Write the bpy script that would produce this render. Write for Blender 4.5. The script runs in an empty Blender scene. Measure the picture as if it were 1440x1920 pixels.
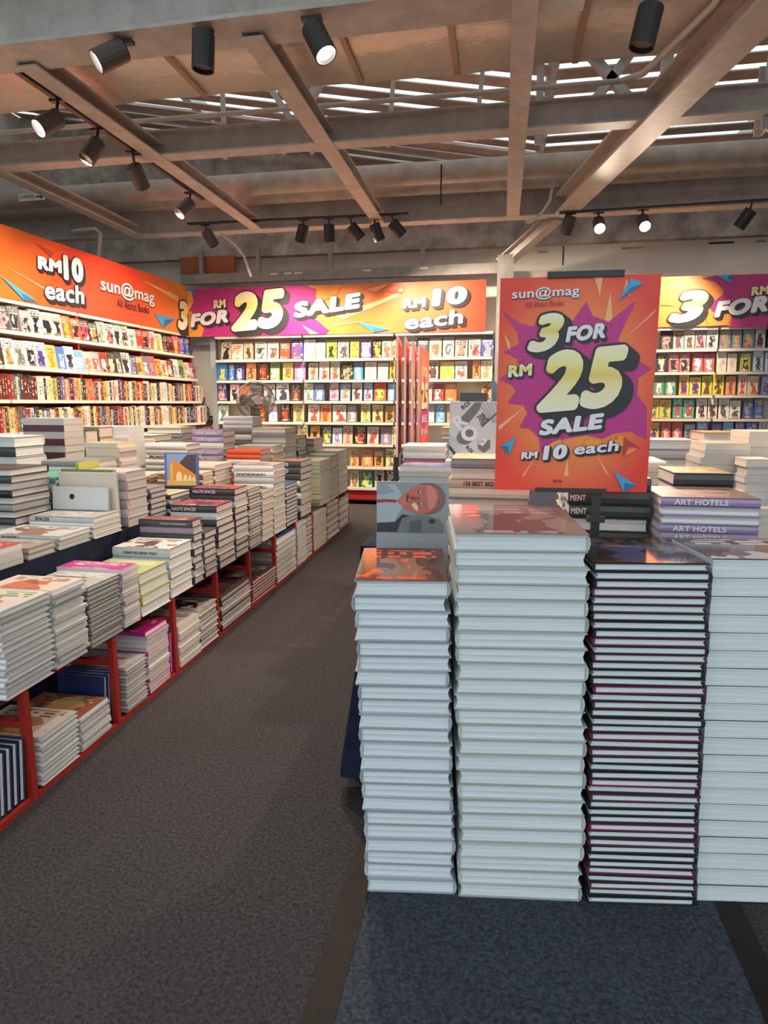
import bpy, bmesh, math, random
from mathutils import Vector, Matrix
random.seed(7)
SC = bpy.context.scene
COL = SC.collection
R = math.radians

# ------------------------------------------------------------------ camera, world, exposure
cam = bpy.data.cameras.new('camera'); cam.sensor_fit = 'VERTICAL'; cam.sensor_height = 36.0
cam.lens = 36.0 * 1200 / 1920; cam.clip_start = 0.02
cam_o = bpy.data.objects.new('camera', cam); COL.objects.link(cam_o)
cam_o.location = (0, 0, 1.2); cam_o.rotation_euler = (R(90 - 9.6), 0, R(10.3))
SC.camera = cam_o
W = bpy.data.worlds.new('sky'); SC.world = W; W.use_nodes = True
bg = W.node_tree.nodes['Background']; bg.inputs[0].default_value = (0.82, 0.94, 1.0, 1); bg.inputs[1].default_value = 1.0
vs = SC.view_settings; vs.view_transform = 'Standard'; vs.look = 'None'; vs.gamma = 1; vs.use_curve_mapping = False
vs.exposure = 0.55
LAMP_W = 140

# ------------------------------------------------------------------ materials
def srgb(h):
    h = h.lstrip('#'); c = [int(h[i:i+2], 16) / 255 for i in (0, 2, 4)]
    return tuple(x / 12.92 if x <= .04045 else ((x + .055) / 1.055) ** 2.4 for x in c)
def C4(c): return (c[0], c[1], c[2], 1)
class NT:
    def __init__(s, name):
        s.m = bpy.data.materials.new(name); s.m.use_nodes = True; s.t = s.m.node_tree
        s.b = s.t.nodes['Principled BSDF']
    def n(s, typ, **kw):
        x = s.t.nodes.new('ShaderNode' + typ)
        for k, v in kw.items(): setattr(x, k, v)
        return x
    def l(s, a, b): s.t.links.new(a, b)
    def val(s, inp, v):
        if hasattr(v, 'is_output') or hasattr(v, 'node'): s.l(v, inp)
        else: inp.default_value = v
    def math(s, op, a, b=0.0, c=None):
        x = s.n('Math', operation=op); s.val(x.inputs[0], a); s.val(x.inputs[1], b)
        if c is not None: s.val(x.inputs[2], c)
        return x.outputs[0]
    def mix(s, f, a, b):
        x = s.n('Mix', data_type='RGBA'); s.val(x.inputs[0], f); s.val(x.inputs[6], a); s.val(x.inputs[7], b)
        return x.outputs[2]
def mat(name, col, rough=.6, metal=0.0, noise=None, bump=None, col2=None, emit=0, coat=0, coords='Object', spec=None):
    k = NT(name); b = k.b
    b.inputs['Base Color'].default_value = C4(col); b.inputs['Roughness'].default_value = rough
    b.inputs['Metallic'].default_value = metal
    if coat: b.inputs['Coat Weight'].default_value = coat; b.inputs['Coat Roughness'].default_value = .12
    if spec is not None: b.inputs['Specular IOR Level'].default_value = spec
    if emit: b.inputs['Emission Color'].default_value = C4(col); b.inputs['Emission Strength'].default_value = emit
    tc = k.n('TexCoord')
    if noise:
        nz = k.n('TexNoise'); nz.inputs['Scale'].default_value = noise[0]; nz.inputs['Detail'].default_value = 6
        nz.inputs['Roughness'].default_value = .65
        k.l(tc.outputs[coords], nz.inputs['Vector'])
        rp = k.n('ValToRGB'); rp.color_ramp.elements[0].position = noise[1]; rp.color_ramp.elements[1].position = noise[2]
        rp.color_ramp.elements[0].color = C4(col); rp.color_ramp.elements[1].color = C4(col2)
        k.l(nz.outputs[0], rp.inputs[0]); k.l(rp.outputs[0], b.inputs['Base Color'])
    if bump:
        n2 = k.n('TexNoise'); n2.inputs['Scale'].default_value = bump[0]; n2.inputs['Detail'].default_value = 4
        k.l(tc.outputs[coords], n2.inputs['Vector'])
        bp = k.n('Bump'); bp.inputs['Strength'].default_value = bump[1]; bp.inputs['Distance'].default_value = bump[2]
        k.l(n2.outputs[0], bp.inputs['Height']); k.l(bp.outputs[0], b.inputs['Normal'])
    return k.m

def cover_mat():
    k = NT('book_cover'); oi = k.n('ObjectInfo'); k.l(oi.outputs['Color'], k.b.inputs['Base Color'])
    k.b.inputs['Roughness'].default_value = .38; return k.m
def cover_attr_mat():
    k = NT('book_cover_varied'); a = k.n('Attribute', attribute_name='tint'); k.l(a.outputs['Color'], k.b.inputs['Base Color'])
    k.b.inputs['Roughness'].default_value = .45; return k.m
def page_mat(name, col, wrap=0):
    k = NT(name); tc = k.n('TexCoord'); mp = k.n('Mapping'); mp.inputs['Scale'].default_value = (2, 2, 420)
    k.l(tc.outputs['Object'], mp.inputs[0]); nz = k.n('TexNoise'); nz.inputs['Scale'].default_value = 1; nz.inputs['Detail'].default_value = 3
    k.l(mp.outputs[0], nz.inputs['Vector'])
    rp = k.n('ValToRGB'); rp.color_ramp.elements[0].position = .3; rp.color_ramp.elements[1].position = .62
    rp.color_ramp.elements[0].color = C4([c * .72 for c in col]); rp.color_ramp.elements[1].color = C4(col)
    k.l(nz.outputs[0], rp.inputs[0]); k.l(rp.outputs[0], k.b.inputs['Base Color'])
    k.b.inputs['Roughness'].default_value = .75
    if wrap:
        k.b.inputs['Coat Weight'].default_value = wrap; k.b.inputs['Coat Roughness'].default_value = .08
        n2 = k.n('TexNoise'); n2.inputs['Scale'].default_value = 38; n2.inputs['Distortion'].default_value = 1.5
        k.l(tc.outputs['Object'], n2.inputs['Vector']); bp = k.n('Bump'); bp.inputs['Strength'].default_value = .9; bp.inputs['Distance'].default_value = .004
        k.l(n2.outputs[0], bp.inputs['Height']); k.l(bp.outputs[0], k.b.inputs['Coat Normal'])
    return k.m
def print_mat(name='printed_cover', rough=.35):
    """printed cover: picture blob, title rows and author line; colours come from the object"""
    k = NT(name); oi = k.n('ObjectInfo')
    a2 = k.n('Attribute', attribute_type='OBJECT', attribute_name='ink_a'); a3 = k.n('Attribute', attribute_type='OBJECT', attribute_name='ink_b')
    uv = k.n('UVMap'); sp = k.n('SeparateXYZ'); k.l(uv.outputs[0], sp.inputs[0]); u, v = sp.outputs[0], sp.outputs[1]
    r = oi.outputs['Random']; M = k.math
    nz = k.n('TexNoise', noise_dimensions='4D'); nz.inputs['Scale'].default_value = 3.2; nz.inputs['Detail'].default_value = 2.5
    k.l(uv.outputs[0], nz.inputs['Vector']); k.l(M('MULTIPLY', r, 91.0), nz.inputs['W'])
    def band(x, lo, hi): return M('MULTIPLY', M('GREATER_THAN', x, lo), M('LESS_THAN', x, hi))
    cent = M('SUBTRACT', 1.0, M('MULTIPLY', M('ABSOLUTE', M('SUBTRACT', u, .5)), 1.1))
    pic = M('MULTIPLY', band(v, .03, .66), M('GREATER_THAN', M('MULTIPLY', nz.outputs[0], cent), .36))
    pic2 = M('MULTIPLY', band(v, .03, .62), M('GREATER_THAN', nz.outputs[0], .62))
    def cells(nu, nv, seed):
        cu = M('FLOOR', M('MULTIPLY', u, nu)); cv = M('FLOOR', M('MULTIPLY', v, nv))
        cx = k.n('CombineXYZ'); k.l(cu, cx.inputs[0]); k.l(cv, cx.inputs[1]); k.l(M('MULTIPLY', r, seed), cx.inputs[2])
        w = k.n('TexWhiteNoise'); k.l(cx.outputs[0], w.inputs['Vector']); return w.outputs['Value']
    rows = M('LESS_THAN', M('FRACT', M('MULTIPLY', v, 9.0)), .62)
    title = M('MULTIPLY', M('MULTIPLY', band(v, .67, .92), band(u, .1, .9)), M('MULTIPLY', rows, M('GREATER_THAN', cells(13, 9, 53.0), .32)))
    auth = M('MULTIPLY', M('MULTIPLY', band(v, .05, .11), band(u, .22, .78)), M('GREATER_THAN', cells(18, 9, 31.0), .3))
    base = oi.outputs['Color']
    c = k.mix(pic, base, a2.outputs['Color']); c = k.mix(pic2, c, a3.outputs['Color'])
    c = k.mix(M('MAXIMUM', title, auth), c, a3.outputs['Color'])
    k.l(c, k.b.inputs['Base Color']); k.b.inputs['Roughness'].default_value = rough
    return k.m
def spine_mat():
    k = NT('novel_spine'); oi = k.n('ObjectInfo'); a3 = k.n('Attribute', attribute_type='OBJECT', attribute_name='ink_a')
    uv = k.n('UVMap'); sp = k.n('SeparateXYZ'); k.l(uv.outputs[0], sp.inputs[0]); u, v = sp.outputs[0], sp.outputs[1]; M = k.math
    cv = M('FLOOR', M('MULTIPLY', v, 26.0)); cx = k.n('CombineXYZ'); k.l(cv, cx.inputs[0]); k.l(M('MULTIPLY', oi.outputs['Random'], 71.0), cx.inputs[1])
    w = k.n('TexWhiteNoise'); k.l(cx.outputs[0], w.inputs['Vector'])
    m = M('MULTIPLY', M('MULTIPLY', M('GREATER_THAN', w.outputs['Value'], .58), M('GREATER_THAN', v, .18)), M('MULTIPLY', M('LESS_THAN', v, .85), M('LESS_THAN', M('ABSOLUTE', M('SUBTRACT', u, .5)), .17)))
    c = k.mix(m, oi.outputs['Color'], a3.outputs['Color']); k.l(c, k.b.inputs['Base Color']); k.b.inputs['Roughness'].default_value = .4
    return k.m
def grad_mat(name, c1, c2, axis='Y', radial=False, stops=None, rough=.4):
    k = NT(name); tc = k.n('TexCoord'); sp = k.n('SeparateXYZ'); k.l(tc.outputs['Generated'], sp.inputs[0])
    if radial:
        dx = k.math('SUBTRACT', sp.outputs[0], .5); dy = k.math('SUBTRACT', sp.outputs[1], .5)
        f = k.math('SQRT', k.math('ADD', k.math('MULTIPLY', dx, dx), k.math('MULTIPLY', dy, dy))); f = k.math('MULTIPLY', f, 1.7)
    else: f = sp.outputs['XYZ'.index(axis)]
    rp = k.n('ValToRGB'); e = rp.color_ramp.elements
    if stops:
        e[0].position, e[0].color = stops[0][0], C4(stops[0][1]); e[1].position, e[1].color = stops[-1][0], C4(stops[-1][1])
        for p, c in stops[1:-1]: x = e.new(p); x.color = C4(c)
    else: e[0].color = C4(c1); e[1].color = C4(c2)
    k.l(f, rp.inputs[0]); k.l(rp.outputs[0], k.b.inputs['Base Color']); k.b.inputs['Roughness'].default_value = rough
    return k.m
def dot_mat(name, c1, c2, scale):
    k = NT(name); tc = k.n('TexCoord'); sp = k.n('SeparateXYZ'); k.l(tc.outputs['Object'], sp.inputs[0]); M = k.math
    fx = M('SUBTRACT', M('FRACT', M('MULTIPLY', sp.outputs[0], scale)), .5); fy = M('SUBTRACT', M('FRACT', M('MULTIPLY', sp.outputs[1], scale)), .5)
    d = M('LESS_THAN', M('ADD', M('MULTIPLY', fx, fx), M('MULTIPLY', fy, fy)), .055)
    k.l(k.mix(d, C4(c1), C4(c2)), k.b.inputs['Base Color']); k.b.inputs['Roughness'].default_value = .4
    return k.m

MT = dict(
    cover=cover_mat(), cover_attr=cover_attr_mat(), printed=print_mat(), printed_gloss=print_mat('printed_wrapped', .09), spine=spine_mat(),
    page_white=page_mat('pages_white', (.80, .79, .76)), page_cool=page_mat('pages_wrapped', (.77, .83, .84), .35),
    page_cream=page_mat('pages_cream', (.78, .68, .56)), page_grey=page_mat('pages_grey', (.62, .58, .54)),
    carpet=mat('carpet_brown', (.024, .021, .022), .95, noise=(110, .34, .68), col2=(.075, .067, .069), bump=(160, .7, .006), spec=.1),
    carpet_cool_light=mat('carpet_cool_light', (.023, .026, .034), .95, noise=(110, .34, .68), col2=(.070, .079, .098), bump=(160, .7, .006), spec=.1),  # blue tint puts the cooler light into the carpet colour
    tape=mat('brown_tape', (.010, .007, .005), .6, noise=(18, .4, .7), col2=(.020, .013, .009), spec=.2),
    plaster=mat('white_plaster', (.62, .56, .48), .85, noise=(3, .35, .8), col2=(.72, .67, .6)),
    cream_wall=mat('cream_wall', (.66, .60, .51), .8, noise=(4, .4, .7), col2=(.70, .65, .57)),
    concrete=mat('stained_concrete', (.20, .165, .14), .9, noise=(4, .32, .68), col2=(.52, .45, .39), bump=(30, .3, .01)),
    steel=mat('painted_steel', (.42, .385, .35), .55, noise=(7, .38, .72), col2=(.58, .54, .50), bump=(60, .12, .003)),
    steel_warm=mat('primer_steel', (.46, .39, .335), .55, noise=(9, .38, .72), col2=(.60, .52, .46), bump=(60, .12, .003)),
    slat=mat('roof_slat_wood', (.30, .22, .18), .7, noise=(6, .35, .7), col2=(.44, .34, .28)),
    pipe=mat('lagged_pipe', (.40, .33, .27), .5, noise=(6, .38, .7), col2=(.58, .49, .41), bump=(14, .25, .01)),
    foil=mat('foil_wrap', (.72, .61, .51), .36, metal=.2, noise=(2.2, .4, .7), col2=(.84, .73, .63), bump=(9, .55, .03)),
    foil_torn=mat('torn_foil', (.5, .45, .42), .22, metal=.8, bump=(28, 1.0, .05)),
    black=mat('black_metal', (.022, .020, .019), .42), dark=mat('dark_plastic', (.035, .033, .032), .5),
    bronze=mat('spot_can_grey', (.075, .058, .05), .45), lens=mat('lamp_lens', (1, .93, .82), .3, emit=9), lens_off=mat('lamp_lens_off', (.25, .22, .2), .2),
    red=mat('red_enamel', (.36, .025, .018), .4), red_panel=mat('red_panel', (.42, .035, .02), .55, noise=(3, .4, .7), col2=(.50, .05, .028)),
    shelf=mat('cream_shelf', (.72, .65, .54), .45), bluegrey=mat('blue_grey_frame', (.36, .40, .41), .5),
    navy=mat('navy_cloth', (.010, .014, .030), .9, noise=(14, .35, .7), col2=(.018, .025, .048), spec=.15),
    white_pipe=mat('white_conduit', (.62, .55, .48), .4), grey_rail=mat('grey_rail', (.25, .235, .215), .6, noise=(8, .4, .75), col2=(.36, .34, .31)),
    white=mat('print_white', (.80, .76, .78), .4), ink=mat('print_ink', (.02, .018, .018), .4), charcoal=mat('print_charcoal', (.022, .022, .024), .4),
    yellow=grad_mat('print_yellow', None, None, stops=[(0, srgb('f3ead0')), (.4, srgb('f3e2a8')), (.56, srgb('e9cf6a')), (.75, srgb('f2e59c')), (1, srgb('f5edd2'))]),
    orange=grad_mat('print_poster', None, None, radial=True, stops=[(0, srgb('f7a04a')), (.5, srgb('f58b48')), (.85, srgb('ee5a3c')), (1, srgb('e8412e'))]),
    orange_b=grad_mat('print_banner', None, None, axis='X', stops=[(0, srgb('f28a35')), (.45, srgb('f39440')), (.7, srgb('ee6c33')), (1, srgb('e23f26'))]),
    orange_c=grad_mat('print_banner_long', None, None, axis='X', stops=[(0, srgb('f0902f')), (.18, srgb('ef7a2e')), (.45, srgb('e4432a')), (.72, srgb('e4492a')), (.9, srgb('ec7a30')), (1, srgb('f09035'))]),
    purple=grad_mat('print_purple', None, None, axis='Y', stops=[(0, srgb('9a3aa0')), (.5, srgb('c4307e')), (1, srgb('a8388f'))]),
    magenta=dot_mat('print_magenta_dots', srgb('c02c74'), srgb('8f2f7e'), 38), amber_dots=dot_mat('print_amber_dots', srgb('f29a3e'), srgb('d0702e'), 38),
    magenta_fine=dot_mat('print_magenta_fine', srgb('c8307c'), srgb('93359a'), 95),
    amber=mat('print_amber', srgb('f5a24c'), .4), peach=mat('print_peach', srgb('f9b27a'), .4), blue=mat('print_blue', srgb('3fa0cf'), .4), blue_d=mat('print_blue_dark', srgb('2a6f9f'), .4),
    rust=mat('print_rust', srgb('b5402f'), .4), sticker=mat('sticker', (.7, .66, .6), .5),
    glassy=mat('clear_plastic', (.8, .8, .8), .1, coat=.5),
    grille=mat('fan_wire', (.09, .08, .075), .4), fan_blade=mat('fan_blade', (.13, .115, .11), .35),
)

# ------------------------------------------------------------------ mesh helpers
def mesh(name, v, f, mats, fm=None, smooth=False):
    me = bpy.data.meshes.new(name); me.from_pydata([tuple(x) for x in v], [], f)
    for m in (mats if isinstance(mats, (list, tuple)) else [mats]): me.materials.append(m if not isinstance(m, str) else MT[m])
    if fm: me.polygons.foreach_set('material_index', fm)
    if smooth: me.polygons.foreach_set('use_smooth', [True] * len(me.polygons))
    me.update(); return me
def link(name, me, parent=None, loc=(0, 0, 0), rot=(0, 0, 0)):
    o = bpy.data.objects.new(name, me); COL.objects.link(o); o.parent = parent; o.location = loc; o.rotation_euler = rot; return o
def tag(o, label=None, cat=None, group=None, kind=None):
    for k, v in (('label', label), ('category', cat), ('group', group), ('kind', kind)):
        if v: o[k] = v
    return o
def thing(name, label, cat, loc=(0, 0, 0), rot=(0, 0, 0), group=None):
    o = link(name, None, None, loc, rot); o.empty_display_size = .1; return tag(o, label, cat, group)
BF = [(0, 3, 2, 1), (4, 5, 6, 7), (0, 1, 5, 4), (1, 2, 6, 5), (2, 3, 7, 6), (3, 0, 4, 7)]
def boxes(lst):
    v, f = [], []
    for x0, x1, y0, y1, z0, z1 in lst:
        n = len(v); v += [(x0, y0, z0), (x1, y0, z0), (x1, y1, z0), (x0, y1, z0), (x0, y0, z1), (x1, y0, z1), (x1, y1, z1), (x0, y1, z1)]
        f += [tuple(n + i for i in q) for q in BF]
    return v, f
def box(name, lst, m, parent=None, loc=(0, 0, 0), rot=(0, 0, 0)):
    if not isinstance(lst[0], (tuple, list)): lst = [lst]
    v, f = boxes(lst); return link(name, mesh(name, v, f, m), parent, loc, rot)
def prism(prof, p0, p1, up=(0, 0, 1)):
    """extrude a 2-D outline (side, up) from p0 to p1"""
    p0, p1 = Vector(p0), Vector(p1); d = (p1 - p0).normalized(); s = d.cross(Vector(up)).normalized(); u = s.cross(d)
    n = len(prof); v = [p + s * a + u * b for p in (p0, p1) for a, b in prof]
    f = [tuple(range(n))[::-1], tuple(range(n, 2 * n))] + [(i, (i + 1) % n, n + (i + 1) % n, n + i) for i in range(n)]
    return v, f
def ibeam(h, w, t=.012, tw=.01):
    a, b = w / 2, tw / 2
    return [(-a, 0), (a, 0), (a, t), (b, t), (b, h - t), (a, h - t), (a, h), (-a, h), (-a, h - t), (-b, h - t), (-b, t), (-a, t)]
def channel(h, w, t=.01):
    return [(-w / 2, 0), (w / 2, 0), (w / 2, t), (-w / 2 + t, t), (-w / 2 + t, h - t), (w / 2, h - t), (w / 2, h), (-w / 2, h)]
def rect(w, h): return [(-w / 2, 0), (w / 2, 0), (w / 2, h), (-w / 2, h)]
def tube(pts, r, n=10, cap=True):
    pts = [Vector(p) for p in pts]; v, f = [], []; ref = Vector((0, 0, 1))
    for i, p in enumerate(pts):
        d = (pts[min(i + 1, len(pts) - 1)] - pts[max(i - 1, 0)]).normalized()
        a = d.cross(ref if abs(d.dot(ref)) < .95 else Vector((1, 0, 0))).normalized(); b = d.cross(a)
        rr = r[i] if isinstance(r, (list, tuple)) else r
        v += [p + a * math.cos(2 * math.pi * k / n) * rr + b * math.sin(2 * math.pi * k / n) * rr for k in range(n)]
    for i in range(len(pts) - 1):
        for k in range(n): f.append((i * n + k, i * n + (k + 1) % n, (i + 1) * n + (k + 1) % n, (i + 1) * n + k))
    if cap: f += [tuple(range(n))[::-1], tuple(range((len(pts) - 1) * n, len(pts) * n))]
    return v, f
def join(*vf):
    v, f = [], []
    for a, b in vf:
        n = len(v); v += list(a); f += [tuple(n + i for i in q) for q in b]
    return v, f
def cyl(name, pts, r, m, parent=None, n=14, loc=(0, 0, 0), rot=(0, 0, 0)):
    v, f = tube(pts, r, n); return link(name, mesh(name, v, f, m, smooth=False), parent, loc, rot)

# ------------------------------------------------------------------ lettering
_tc = {}
def text_mesh(s, shear=0.0, space=1.0):
    k = (s, shear, space)
    if k in _tc: return _tc[k]
    cu = bpy.data.curves.new('lettering', 'FONT'); cu.body = s; cu.align_x = 'CENTER'; cu.align_y = 'CENTER'; cu.shear = shear
    cu.space_character = space; cu.resolution_u = 4
    o = bpy.data.objects.new('lettering', cu); COL.objects.link(o)
    dg = bpy.context.evaluated_depsgraph_get(); me = bpy.data.meshes.new_from_object(o.evaluated_get(dg))
    bpy.data.objects.remove(o); bpy.data.curves.remove(cu)
    xs = [v.co.x for v in me.vertices]; ys = [v.co.y for v in me.vertices]
    cx, cy, w, h = (min(xs) + max(xs)) / 2, (min(ys) + max(ys)) / 2, max(xs) - min(xs), max(ys) - min(ys)
    geo = ([((v.co.x - cx), (v.co.y - cy)) for v in me.vertices], [tuple(p.vertices) for p in me.polygons], w, h)
    bpy.data.meshes.remove(me); _tc[k] = geo; return geo
def lettering(parent, s, x, y, w, h, m, layer, ang=0.0, bold=.02, shear=0.0, grow=0.0, shift=(0, 0), steps=1, space=None, name='lettering'):
    """flat print in the parent's XY plane; w x h is the box of the emboldened letters before the outline is grown"""
    space = space or 1 + bold * 1.6
    v0, f0, w0, h0 = text_mesh(s, shear, space); sx, sy = w / (w0 + 2 * bold), h / (h0 + 2 * bold); ca, sa = math.cos(ang), math.sin(ang); v, f = [], []
    nd = 0 if bold + grow < .004 else 6 if bold + grow < .025 else 12 if bold + grow < .05 else 22
    rb_, rg = bold, grow * min(sx, sy)
    offs = [(0, 0, 0, 0)] + [(math.cos(2 * math.pi * q / nd), math.sin(2 * math.pi * q / nd), rb_, rg) for q in range(nd)]
    lay = 0.0   # copies lie a hair apart so that they do not shade each other
    for st in range(steps):
        k = (st + 1) / steps if steps > 1 else 1
        for ox, oy, r1, r2 in offs:
            lay += 6e-6; n = len(v); dx, dy = ox * (r1 * sx + r2), oy * (r1 * sy + r2)
            for a, b in v0:
                a, b = a * sx + dx, b * sy + dy; v.append((x + a * ca - b * sa + shift[0] * k, y + a * sa + b * ca + shift[1] * k, layer + lay))
            f += [tuple(n + i for i in q) for q in f0]
    return link(name, mesh(name, v, f, m), parent)
def poly(parent, pts, m, layer, name='print_shape'):
    v = [(a, b, layer) for a, b in pts]; ar = sum(v[i][0] * v[(i + 1) % len(v)][1] - v[(i + 1) % len(v)][0] * v[i][1] for i in range(len(v)))
    if ar < 0: v = v[::-1]
    return link(name, mesh(name, v, [tuple(range(len(v)))], m), parent)

# ------------------------------------------------------------------ the setting
def struct(name, vf, m, **kw):
    o = link(name, mesh(name, vf[0], vf[1], m)); o['kind'] = 'structure'
    for k, v in kw.items(): o[k] = v
    return o
struct('floor', boxes([(-6, 6, -3.5, 8.1, -.1, 0)]), 'carpet', label='dark brown speckled carpet floor of the shop')
struct('floor_light_absorber', boxes([(-14, 14, -26, -3.5, -.12, -.02)]), mat('paving', (.17, .17, .165), .9, noise=(2, .3, .7), col2=(.22, .22, .215)), label='unseen grey paving added outside to darken light from below')  # out of view, added to cut the sky light from below
tag(box('cool_light_strip', (-.318, .572, -1.5, 2.6, .0005, .003), 'carpet_cool_light'), 'carpet between the tapes with cool light painted in as blue grey', 'carpet')  # overlay whose blue colour stands in for cooler light on the carpet
tag(box('carpet_tape', (-.352, -.288, -1.5, 1.9, .0035, .0045), 'tape'), 'brown tape strip along the left edge of the cool tinted carpet', 'tape')
tag(box('carpet_tape', (.545, .605, -1.5, 1.9, .0035, .0045), 'tape'), 'brown tape strip along the right edge of the cool tinted carpet', 'tape')
struct('wall_back', boxes([(-6, 6, 7.82, 8.0, 0, 2.62)]), 'cream_wall', label='cream back wall behind the bookcases')
struct('wall_back_upper', boxes([(-6, 6, 7.82, 8.0, 2.62, 2.95)]), 'plaster', label='white plastered wall band above the banners')
struct('wall_back_concrete', prism([(-6, 2.95), (6, 2.95), (6, 3.60), (.3, 3.60), (-6, 4.70)], (0, 7.70, 0), (0, 8.0, 0)), 'concrete', label='stained concrete beam above the white wall band')
struct('wall_left', boxes([(-6.1, -6.0, -1, 8, 0, 4.7)]), 'cream_wall', label='wall behind the left bookcase')
struct('wall_right', boxes([(6.0, 6.1, -1, 8, 0, 3.6)]), 'cream_wall', label='right side wall out of view')
# peeling seams on the white band at the right
for i, (x, w, z) in enumerate([(.35, .10, 2.88), (.62, .01, 2.74), (1.25, .22, 2.885), (2.15, .25, 2.90), (2.62, .1, 2.9)]):
    o = box('trim_%d' % (i + 1), (x, x + w, 7.812, 7.82, z, z + (.02 if w > .02 else .2)), 'charcoal' if i % 2 else 'concrete'); o['kind'] = 'structure'
# roof: rafters with separate slats and open gaps between them
ceil = struct('ceiling', join(*[prism(rect(.08, .14), (x, -.6, 3.64 + max(0, .18 * (.3 - x))), (x, 8.0, 3.64 + max(0, .18 * (.3 - x)))) for x in (-5.4, -3.3, .3, 2.2, 4.6)]), 'steel', label='open slatted roof with steel rafters')
for i in range(36):
    y = -.5 + i * .24
    for side in (0, 1):
        if side == 0: v, f = prism(rect(.15, .01), (.28, y, 3.58), (-6.0, y, 3.58 + .18 * 6.28))
        else: v, f = prism(rect(.15, .01), (.32, y + .06, 3.58), (6.0, y + .06, 3.58))
        link('roof_slat', mesh('roof_slat', v, f, 'slat'), ceil)
for a, b in (((.3, 7.75, 3.74), (-6.0, 7.75, 3.74 + .18 * 6.3)), ((.3, 7.75, 3.74), (6.0, 7.75, 3.74))):
    v, f = prism(rect(.9, .02), a, b); link('roof_sheet', mesh('roof_sheet', v, f, 'slat'), ceil)

# ------------------------------------------------------------------ steelwork and services under the roof
def beam(name, prof, p0, p1, m, label, cat='beam', group=None):
    v, f = prism(prof, p0, p1); return tag(link(name, mesh(name, v, f, m)), label, cat, group)
beam('steel_beam', ibeam(.34, .26, .02), (-6, 3.36, 3.0), (.32, 3.36, 3.03), 'steel', 'broad grey steel beam nearest the camera, crossing the top left')
beam('steel_beam', ibeam(.17, .13), (-6, 4.74, 3.0), (6, 4.79, 3.0), 'steel', 'middle steel cross beam below the foil duct')
beam('steel_beam', ibeam(.27, .15), (-6, 6.82, 3.0), (6, 6.82, 3.0), 'steel', 'rear steel cross beam carrying the track of five black spotlights')
for i, (x, y0, ds) in enumerate([(-3.96, 4.75, 'leftmost short steel joist above the left banner'), (-2.58, 3.4, 'steel joist carrying the left lamp track'),
                                 (-1.28, 3.36, 'steel joist crossing the ceiling centre left'), (.05, 2.6, 'steel joist crossing the ceiling beside the poster column')]):
    beam('steel_joist', channel(.10, .12), (x, y0, 2.995), (x, 6.72, 2.995), 'steel_warm', ds, 'joist', 'ceiling joists')
beam('steel_girder', ibeam(.185, .2, .02), (1.34, 2.7, 2.983), (.54, 6.72, 2.983), 'steel_warm', 'heavy slanting steel girder at the upper right')
beam('steel_brace', ibeam(.12, .12), (.50, 6.9, 2.98), (-.03, 7.36, 2.63), 'steel_warm', 'short brace running down from rear beam to the grey column', 'brace')
tag(box('column', (-.09, .08, 7.2, 7.4, 0, 2.75), 'grey_rail'), 'grey steel column between the back bookcases', 'column')
tag(box('wall_sign', (-.115, -.095, 7.10, 7.20, 1.22, 1.46), 'blue_d'), 'small blue notice plate on the grey column', 'sign')
# foil wrapped duct
t = thing('foil_duct', 'big foil wrapped air duct running across the ceiling', 'duct', (0, 0, 0))
pr = [(.38, 0), (.41, .04), (.41, .28), (.38, .31), (-.38, .31), (-.41, .28), (-.41, .04), (-.38, 0)]
v, f = [], []; NX = 40
for i in range(NX + 1):
    x = -5.9 + 11.8 * i / NX
    for k, (a, b) in enumerate(pr): v.append((x, 3.97 - a + random.uniform(-.012, .012), 3.215 + .004 * x + b + random.uniform(-.014, .014)))
for i in range(NX):
    for k in range(8): f.append((i * 8 + k, i * 8 + (k + 1) % 8, (i + 1) * 8 + (k + 1) % 8, (i + 1) * 8 + k))
link('duct_wrap', mesh('duct_wrap', v, f, 'foil', smooth=True), t)
for x in (-2.0, -.95, -.35, .35):
    box('duct_tape', (x, x + .035, 3.6, 4.34, 3.196 + .004 * x, 3.2 + .004 * x), mat('old_tape', (.36, .2, .09), .4), t)
link('torn_patch', mesh('torn_patch', *boxes([(-.93, -.45, 3.58, 3.74, 3.185, 3.197)]), 'foil_torn'), t)
# pipes
for (y, r, z, lab) in ((6.29, .095, 3.29, 'thicker upper lagged chilled water pipe under the roof'), (6.62, .07, 3.275, 'thinner lower lagged water pipe under the roof')):
    o = cyl('water_pipe', [(-6, y, z), (6, y, z)], r, 'pipe', n=20); tag(o, lab, 'pipe', 'ceiling pipes'); o.data.polygons.foreach_set('use_smooth', [True] * len(o.data.polygons))
st = thing('pipe_sticker', 'white CHWP(S) sticker with black arrow on the upper pipe', 'sticker', (-4.78, 6.19, 3.27), (R(90), 0, 0))
box('sticker_sheet', (-.13, .17, -.035, .035, 0, .002), 'sticker', st); lettering(st, 'CHWP(S)', -.03, 0, .17, .045, 'ink', .003, bold=.02)
poly(st, [(.07, .008), (.12, .008), (.12, .026), (.16, 0), (.12, -.026), (.12, -.008), (.07, -.008)], 'ink', .003, 'arrow')
def conduit(pts, r, label):
    v, f = tube(pts, r, 8); o = link('white_conduit', mesh('white_conduit', v, f, 'white_pipe', smooth=True)); tag(o, label, 'conduit')
conduit([(-6, 4.62, 3.21), (.68, 4.66, 3.22)], .017, 'long thin white conduit lying along the middle beam')
conduit([(.68, 4.66, 3.22), (.78, 4.46, 3.165), (.98, 3.8, 3.16), (1.02, 3.3, 3.15), (1.05, 2.6, 3.15)], .019, 'white conduit bending towards the camera across the duct')
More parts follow.
